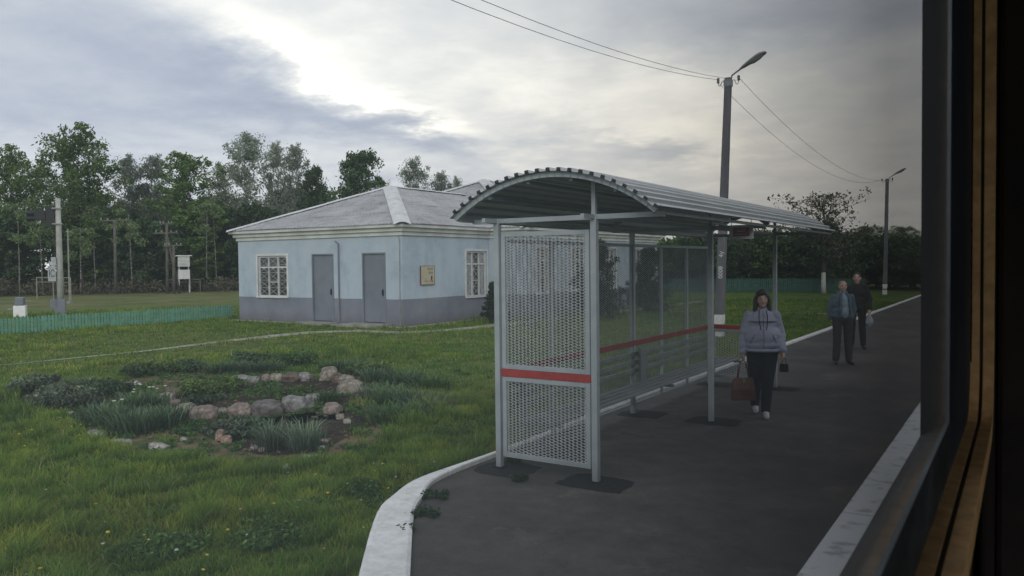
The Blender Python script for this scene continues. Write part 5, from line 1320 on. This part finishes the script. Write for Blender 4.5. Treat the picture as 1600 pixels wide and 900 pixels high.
# broad leaved weeds low in the lawn
wx, wy = grass_points(5200, 4.0, 16, 1.1); kk = vnoise(wx, wy, .9, 55) > .56; wx, wy = wx[kk], wy[kk]
V, F = leafcloud([(a, b_, -.075) for a, b_ in zip(wx, wy)], [.07]*len(wx), 30000, .022, .45); V[:, 2] = np.maximum(V[:, 2], -.098)
tag(npmesh('lawn_weeds', V, F, M_weed), 'low broad leaved weeds spread through the lawn', 'weeds', kind='stuff')
for px, py, r, lab in ((430, 835, .5, 'dark dense weed patch in the near lawn left of the wide kerb'), (480, 800, .35, 'smaller dark weed patch behind the dense one near the kerb'), (250, 860, .4, 'low weed patch at the bottom left of the lawn'), (560, 770, .25, 'weed patch close to the kerb bend')):
    mound('weed_patch', gp(px, py), r, .12, M_weed, lab, 2200, .022)
# dandelions
def dots(n, dmin, dmax, mat, name, label, r0):
    x, y = grass_points(n, dmin, dmax, 1.3); keep = vnoise(x, y, 2.5, 77) > .45; x, y = x[keep], y[keep]; n = len(x)
    mb = MB()
    for i in range(n):
        r = r0*random.uniform(.6, 1.2); z = random.uniform(-.04, .03); q = Vector((x[i], y[i], z)); tl = Vector((random.uniform(-.3, .3), random.uniform(-.3, .3), 1)).normalized(); s_ = tl.orthogonal().normalized(); t_ = tl.cross(s_)
        vs = [q+(s_*math.cos(k*math.pi/3.5)+t_*math.sin(k*math.pi/3.5))*r for k in range(7)]+[q+tl*r*.5]
        mb.add(vs, [(k, (k+1) % 7, 7) for k in range(7)])
    tag(mb.build(name, mat), label, 'flowers', kind='stuff')
M_dand = simple('dandelion_yellow', (.55, .42, .04), (.4, .3, .03), .8, bstr=0)
M_dwhite = simple('dandelion_white', (.42, .43, .38), (.3, .3, .26), .9, bstr=0)
dots(1700, 5, 34, M_dand, 'dandelions', 'scattered yellow dandelions in the lawn', .015)
dots(900, 5, 30, M_dwhite, 'daisies', 'scattered tiny pale flowers in the lawn', .014)
bm = bmesh.new(); bmesh.ops.create_icosphere(bm, subdivisions=1, radius=1); ICO_V = [v.co.copy() for v in bm.verts]; ICO_F = [tuple(v.index for v in f.verts) for f in bm.faces]; bm.free()
# stray stones and clods as litter around the bed
mb = MB()
ring = bedw['bare_ring']
x = rng.uniform(min(p[0] for p in ring), max(p[0] for p in ring), 900); y = rng.uniform(min(p[1] for p in ring), max(p[1] for p in ring), 900)
ok = inpoly(x, y, ring); 
for a, b_ in zip(x[ok], y[ok]):
    r = random.uniform(.010, .038); q = Vector((a, b_, -.088)); sx_ = random.uniform(.8, 1.5)
    mb.add([q+Vector((v.x*r*sx_, v.y*r, v.z*r*.65))*random.uniform(.75, 1.2) if False else q+Vector((v.x*r*sx_, v.y*r, v.z*r*.65))+Vector((random.uniform(-.25, .25), random.uniform(-.25, .25), random.uniform(-.2, .2)))*r for v in ICO_V], ICO_F)
o = mb.build('soil_clods', STONE['brown']); tag(o, 'small clods and pebbles scattered over the bed soil', 'pebbles', kind='stuff')

# ------------------------------------------------------------------ train carriage around the lens
tn = tag(empty('train_carriage', (0, 0, 0)), 'dark train carriage window edge with brown frame on the right', 'train')
WY0, WY1 = -.7, 1.50; XO, XI = -.145, -.070; ZO0, ZI0 = EYE-.30, EYE-.255; ZT1 = EYE+.75
def holed(x, y0, y1, z0, z1, hy0, hy1, hz0, hz1, r=0, flip=False):
    mb = MB()
    for a, b, c, d in ((y0, hy0, z0, z1), (hy1, y1, z0, z1), (hy0, hy1, z0, hz0), (hy0, hy1, hz1, z1)):
        mb.add([(x, a, c), (x, b, c), (x, b, d), (x, a, d)], [(0, 1, 2, 3)])
    return mb
holed(XO, -9, 9, .15, 3.7, WY0, WY1, ZO0, ZT1).build('outer_wall', M_train, tn)
mb = holed(XI, -9, 9, .95, 3.3, WY0, WY1, ZI0, ZT1-.03)
mb.box(XI+.001, 2.8, -9, -8.95, .95, 3.3); mb.box(XI+.001, 2.8, 8.95, 9, .95, 3.3); mb.box(2.75, 2.8, -8.95, 8.95, .95, 1.3); mb.box(2.75, 2.8, -8.95, 8.95, 3.2, 3.3); mb.box(2.75, 2.8, .5, 8.95, 1.3, 3.2); mb.box(2.75, 2.8, -8.95, -8.7, 1.3, 3.2); mb.box(2.75, 2.8, -3.8, -3.6, 1.3, 3.2); mb.box(XI+.001, 2.8, -9, 9, .9, .949); mb.box(XI+.001, 2.8, -9, 9, 3.301, 3.35)
mb.build('interior_lining', M_lining, tn)
mb = MB(); mb.box(XO+.001, 2.95, -9, 9, 3.6, 3.7); mb.build('carriage_roof', M_train, tn)
mb = MB(); mb.add([(XO, WY1, ZO0), (XI, WY1, ZI0), (XI, WY1, ZT1), (XO, WY1, ZT1)], [(0, 1, 2, 3)]); mb.add([(XO, WY0, ZO0), (XI, WY0, ZI0), (XI, WY0, ZT1), (XO, WY0, ZT1)], [(0, 1, 2, 3)]); mb.add([(XO, WY0, ZT1), (XO, WY1, ZT1), (XI, WY1, ZT1-.03), (XI, WY0, ZT1-.03)], [(0, 1, 2, 3)])
mb.build('window_reveal', M_train, tn)
mb = MB(); mb.add([(XO, WY0, ZO0), (XO, WY1, ZO0), (XI, WY1, ZI0), (XI, WY0, ZI0)], [(0, 1, 2, 3)]); mb.build('window_sill', M_sill, tn)
def blocker(name, mat, y0, y1, z0, z1, x=XI-.002):
    mb = MB(); mb.add([(x, y0, z0), (x, y1, z0), (x, y1, z1), (x, y0, z1)], [(0, 1, 2, 3)]); return mb.build(name, mat, tn)
blocker('mirror_blocker', M_blocker, 1.06, WY1, ZI0-.001, ZT1-.031)  # added sheet blocks the frame's mirror image, dark like the reflected interior
blocker('lower_mirror_blocker', M_sill, WY0, 1.059, ZI0-.001, ZI0+.062)  # added sheet blocks the mirrored lower frame, coloured like the dirty sill
# frame mouldings following the opening with rounded corners
def loop(inset, r=.10):
    y0, y1, z0, z1 = WY0+inset, WY1-inset, ZI0+inset, ZT1-.03-inset; pts = []
    for cy, cz, a0 in ((y1-r, z0+r, -90), (y1-r, z1-r, 0), (y0+r, z1-r, 90), (y0+r, z0+r, 180)):
        for k in range(9): a = R(a0+k*90/8); pts.append(V3((0, cy+r*math.cos(a), cz+r*math.sin(a))))
    return pts+[pts[0]]
def moulding(name, inset, x, w, dpt, mat):
    mb = MB(); pts = loop(inset)
    for a, b in zip(pts[:-1], pts[1:]): mb.bar(V3((x, a.y, a.z)), V3((x, b.y, b.z)), w, dpt, up=(1, 0, 0))
    return mb.build(name, mat, tn)
moulding('frame_outer_strip', -.015, XI+.004, .03, .014, M_frame)
moulding('rubber_seal', -.017, XI+.0135, .03, .005, M_rubber)
moulding('frame_inner_strip', -.015, XI+.0235, .03, .015, M_frame)
mb = MB(); mb.box(XI+.033, .16, WY1+.032, WY1+.2, 1.0, 3.2); o = mb.build('window_pillar', M_lining, tn); bevel(o, .01)
mb = MB(); mb.add([(XI-.004, WY0, ZI0-.001), (XI-.004, WY1, ZI0-.001), (XI-.004, WY1, ZT1-.031), (XI-.004, WY0, ZT1-.031)], [(0, 1, 2, 3)]); mb.build('window_pane', M_glass, tn)

# ------------------------------------------------------------------ world, sun, camera
w = bpy.data.worlds.new('World'); sc.world = w; w.use_nodes = True; nt = w.node_tree
for n_ in list(nt.nodes): nt.nodes.remove(n_)
tc = N(nt, 'ShaderNodeTexCoord'); sep = N(nt, 'ShaderNodeSeparateXYZ'); nt.links.new(tc.outputs['Generated'], sep.inputs[0])
def mth(op, a, b=None, c=None):
    n_ = nt.nodes.new('ShaderNodeMath'); n_.operation = op
    for i, v in enumerate((a, b, c)):
        if v is None: continue
        if isinstance(v, (int, float)): n_.inputs[i].default_value = v
        else: nt.links.new(v, n_.inputs[i])
    return n_.outputs[0]
SX, SY, SZ = sep.outputs
az = mth('MULTIPLY', mth('ARCTAN2', SX, SY), 180/math.pi); el = mth('MULTIPLY', mth('ARCSINE', SZ), 180/math.pi)
# cloud coordinates: project the direction on a flat cloud deck
dn = mth('ADD', mth('MAXIMUM', SZ, 0), .13)
cb_ = N(nt, 'ShaderNodeCombineXYZ'); nt.links.new(mth('DIVIDE', SX, dn), cb_.inputs[0]); nt.links.new(mth('DIVIDE', SY, dn), cb_.inputs[1])
def wn(scale, det, rough, off=0, dist=0):
    n_ = nt.nodes.new('ShaderNodeTexNoise'); n_.inputs['Scale'].default_value = scale; n_.inputs['Detail'].default_value = det; n_.inputs['Roughness'].default_value = rough; n_.inputs['Distortion'].default_value = dist
    mp = nt.nodes.new('ShaderNodeMapping'); mp.inputs['Location'].default_value = (off, off*.7, off*.3); nt.links.new(cb_.outputs[0], mp.inputs[0]); nt.links.new(mp.outputs[0], n_.inputs['Vector']); return n_
nA = wn(.9, 7, .58, 2.3, .4); nB = wn(2.6, 6, .6, 9.1, .3); nC = wn(.5, 5, .55, 5.5)
a_, b__ = nA.outputs['Fac'], nB.outputs['Fac']
wa = mth('MULTIPLY_ADD', mth('SUBTRACT', a_, .5), 26, az); wa = mth('MULTIPLY_ADD', mth('SUBTRACT', b__, .5), 8, wa)
we = mth('MULTIPLY_ADD', mth('SUBTRACT', wn(1.1, 7, .6, 14.2).outputs['Fac'], .5), 12, el); we = mth('MULTIPLY_ADD', mth('SUBTRACT', wn(3.2, 5, .6, 21).outputs['Fac'], .5), 4, we)
def azel(px, py):
    d = ray(px, py).normalized(); return math.degrees(math.atan2(d.x, d.y)), math.degrees(math.asin(d.z))
val = mth('ADD', .50, mth('MULTIPLY', mth('SUBTRACT', nC.outputs['Fac'], .5), .35))
val = mth('ADD', val, mth('MULTIPLY', mth('SUBTRACT', b__, .5), .42))
val = mth('ADD', val, mth('MULTIPLY', mth('SUBTRACT', wn(7.5, 5, .62, 31).outputs['Fac'], .5), .16))
def blob(px, py, rx, ry, rot, amp):
    """a soft patch of brighter or darker cloud in one part of the sky; sizes in degrees"""
    global val
    A0, E0 = azel(px, py); c, s_ = math.cos(R(rot)), math.sin(R(rot))
    da = mth('SUBTRACT', wa, A0); de = mth('SUBTRACT', we, E0)
    u = mth('ADD', mth('MULTIPLY', da, c/rx), mth('MULTIPLY', de, s_/rx)); v = mth('ADD', mth('MULTIPLY', da, -s_/ry), mth('MULTIPLY', de, c/ry))
    q = mth('ADD', mth('MULTIPLY', u, u), mth('MULTIPLY', v, v)); g = mth('EXPONENT', mth('MULTIPLY', q, -1))
    val = mth('ADD', val, mth('MULTIPLY', g, amp))
blob(660, 60, 19, 6, -10, .19)      # big bright break
blob(360, 25, 9, 4, -25, .35)
blob(560, 150, 8, 1.3, -22, .42)     # lit edge under the dark bank
blob(900, 150, 14, 5, -5, .16)
blob(120, 130, 15, 6, 0, -.16)       # slate bank, left
blob(330, 110, 9, 3, -14, -.24)
blob(640, 225, 13, 1.8, -8, -.30)    # dark streak over the roof
blob(250, 215, 14, 3, 0, -.05)
blob(1180, 30, 14, 3, 0, -.22)       # grey veil, upper right
blob(1020, 238, 4, 1, 0, -.25)
blob(1050, 150, 10, 5, 0, .12)
blob(1250, 250, 16, 5, 0, .10)
lo = mth('MULTIPLY', mth('SUBTRACT', 1, mth('SMOOTH_MIN', mth('DIVIDE', mth('MAXIMUM', el, 0), 12), 1, .2)), .05)
val = mth('ADD', val, lo)
cr_ = nt.nodes.new('ShaderNodeValToRGB'); e = cr_.color_ramp.elements
stops = [(0, (.44, .49, .62)), (.25, (.62, .67, .80)), (.5, (.90, .93, .99)), (.72, (1.18, 1.18, 1.16)), (1, (1.75, 1.69, 1.55))]
while len(e) > 1: e.remove(e[-1])
e[0].position = 0; e[0].color = (*stops[0][1], 1)
for p_, c_ in stops[1:]: k_ = e.new(p_); k_.color = (*c_, 1)
nt.links.new(val, cr_.inputs[0])
# warm tint low on the right
A0, E0 = azel(1200, 300)
gw = mth('EXPONENT', mth('MULTIPLY', mth('ADD', mth('POWER', mth('DIVIDE', mth('SUBTRACT', az, A0), 22), 2), mth('POWER', mth('DIVIDE', mth('SUBTRACT', el, E0), 9), 2)), -1))
mx = nt.nodes.new('ShaderNodeMix'); mx.data_type = 'RGBA'; mx.blend_type = 'MULTIPLY'; nt.links.new(mth('MULTIPLY', gw, .7), mx.inputs[0]); nt.links.new(cr_.outputs[0], mx.inputs[6]); mx.inputs[7].default_value = (1.0, .91, .80, 1)
sky = nt.nodes.new('ShaderNodeTexSky'); sky.sky_type = 'NISHITA'; sky.sun_disc = False; sky.sun_elevation = R(24); sky.sun_rotation = R(150); sky.air_density = 1; sky.dust_density = 2
bg1 = N(nt, 'ShaderNodeBackground'); bg1.inputs[1].default_value = .08; nt.links.new(sky.outputs[0], bg1.inputs[0])
bg2 = N(nt, 'ShaderNodeBackground'); bg2.inputs[1].default_value = 1.0; nt.links.new(mx.outputs[2], bg2.inputs[0])
ms = N(nt, 'ShaderNodeMixShader'); ms.inputs[0].default_value = .93; nt.links.new(bg1.outputs[0], ms.inputs[1]); nt.links.new(bg2.outputs[0], ms.inputs[2])
wo = N(nt, 'ShaderNodeOutputWorld'); nt.links.new(ms.outputs[0], wo.inputs[0])
w.cycles.sampling_method = 'MANUAL'; w.cycles.sample_map_resolution = 256

sl = bpy.data.lights.new('sun', 'SUN'); sl.energy = 1.1; sl.angle = R(25); sl.color = (1, .96, .9)
so = bpy.data.objects.new('sun', sl); col.objects.link(so)
sd_ = Vector((math.sin(R(150))*math.cos(R(24)), math.cos(R(150))*math.cos(R(24)), math.sin(R(24))))
so.rotation_euler = sd_.to_track_quat('Z', 'Y').to_euler(); so.location = (0, 0, 30)

cam = bpy.data.cameras.new('camera'); cam.sensor_width = 36; cam.lens = FPX/1600*36; cam.clip_start = .01; cam.clip_end = 2000
co = bpy.data.objects.new('camera', cam); col.objects.link(co)
Mc = Matrix((RT, UP, -FW)).transposed().to_4x4(); Mc.translation = (0, 0, EYE); co.matrix_world = Mc
cam.dof.use_dof = True; cam.dof.focus_distance = 9.5; cam.dof.aperture_fstop = 11
sc.camera = co
sc.view_settings.view_transform = 'Standard'; sc.view_settings.look = 'None'; sc.view_settings.exposure = 0; sc.view_settings.gamma = 1
sc.render.engine = 'CYCLES'; sc.cycles.use_denoising = True; sc.cycles.max_bounces = 6; sc.cycles.transparent_max_bounces = 8; sc.cycles.diffuse_bounces = 3; sc.cycles.glossy_bounces = 3
sc.cycles.sample_clamp_indirect = 5; sc.cycles.caustics_reflective = False; sc.cycles.caustics_refractive = False
sc.render.film_transparent = False
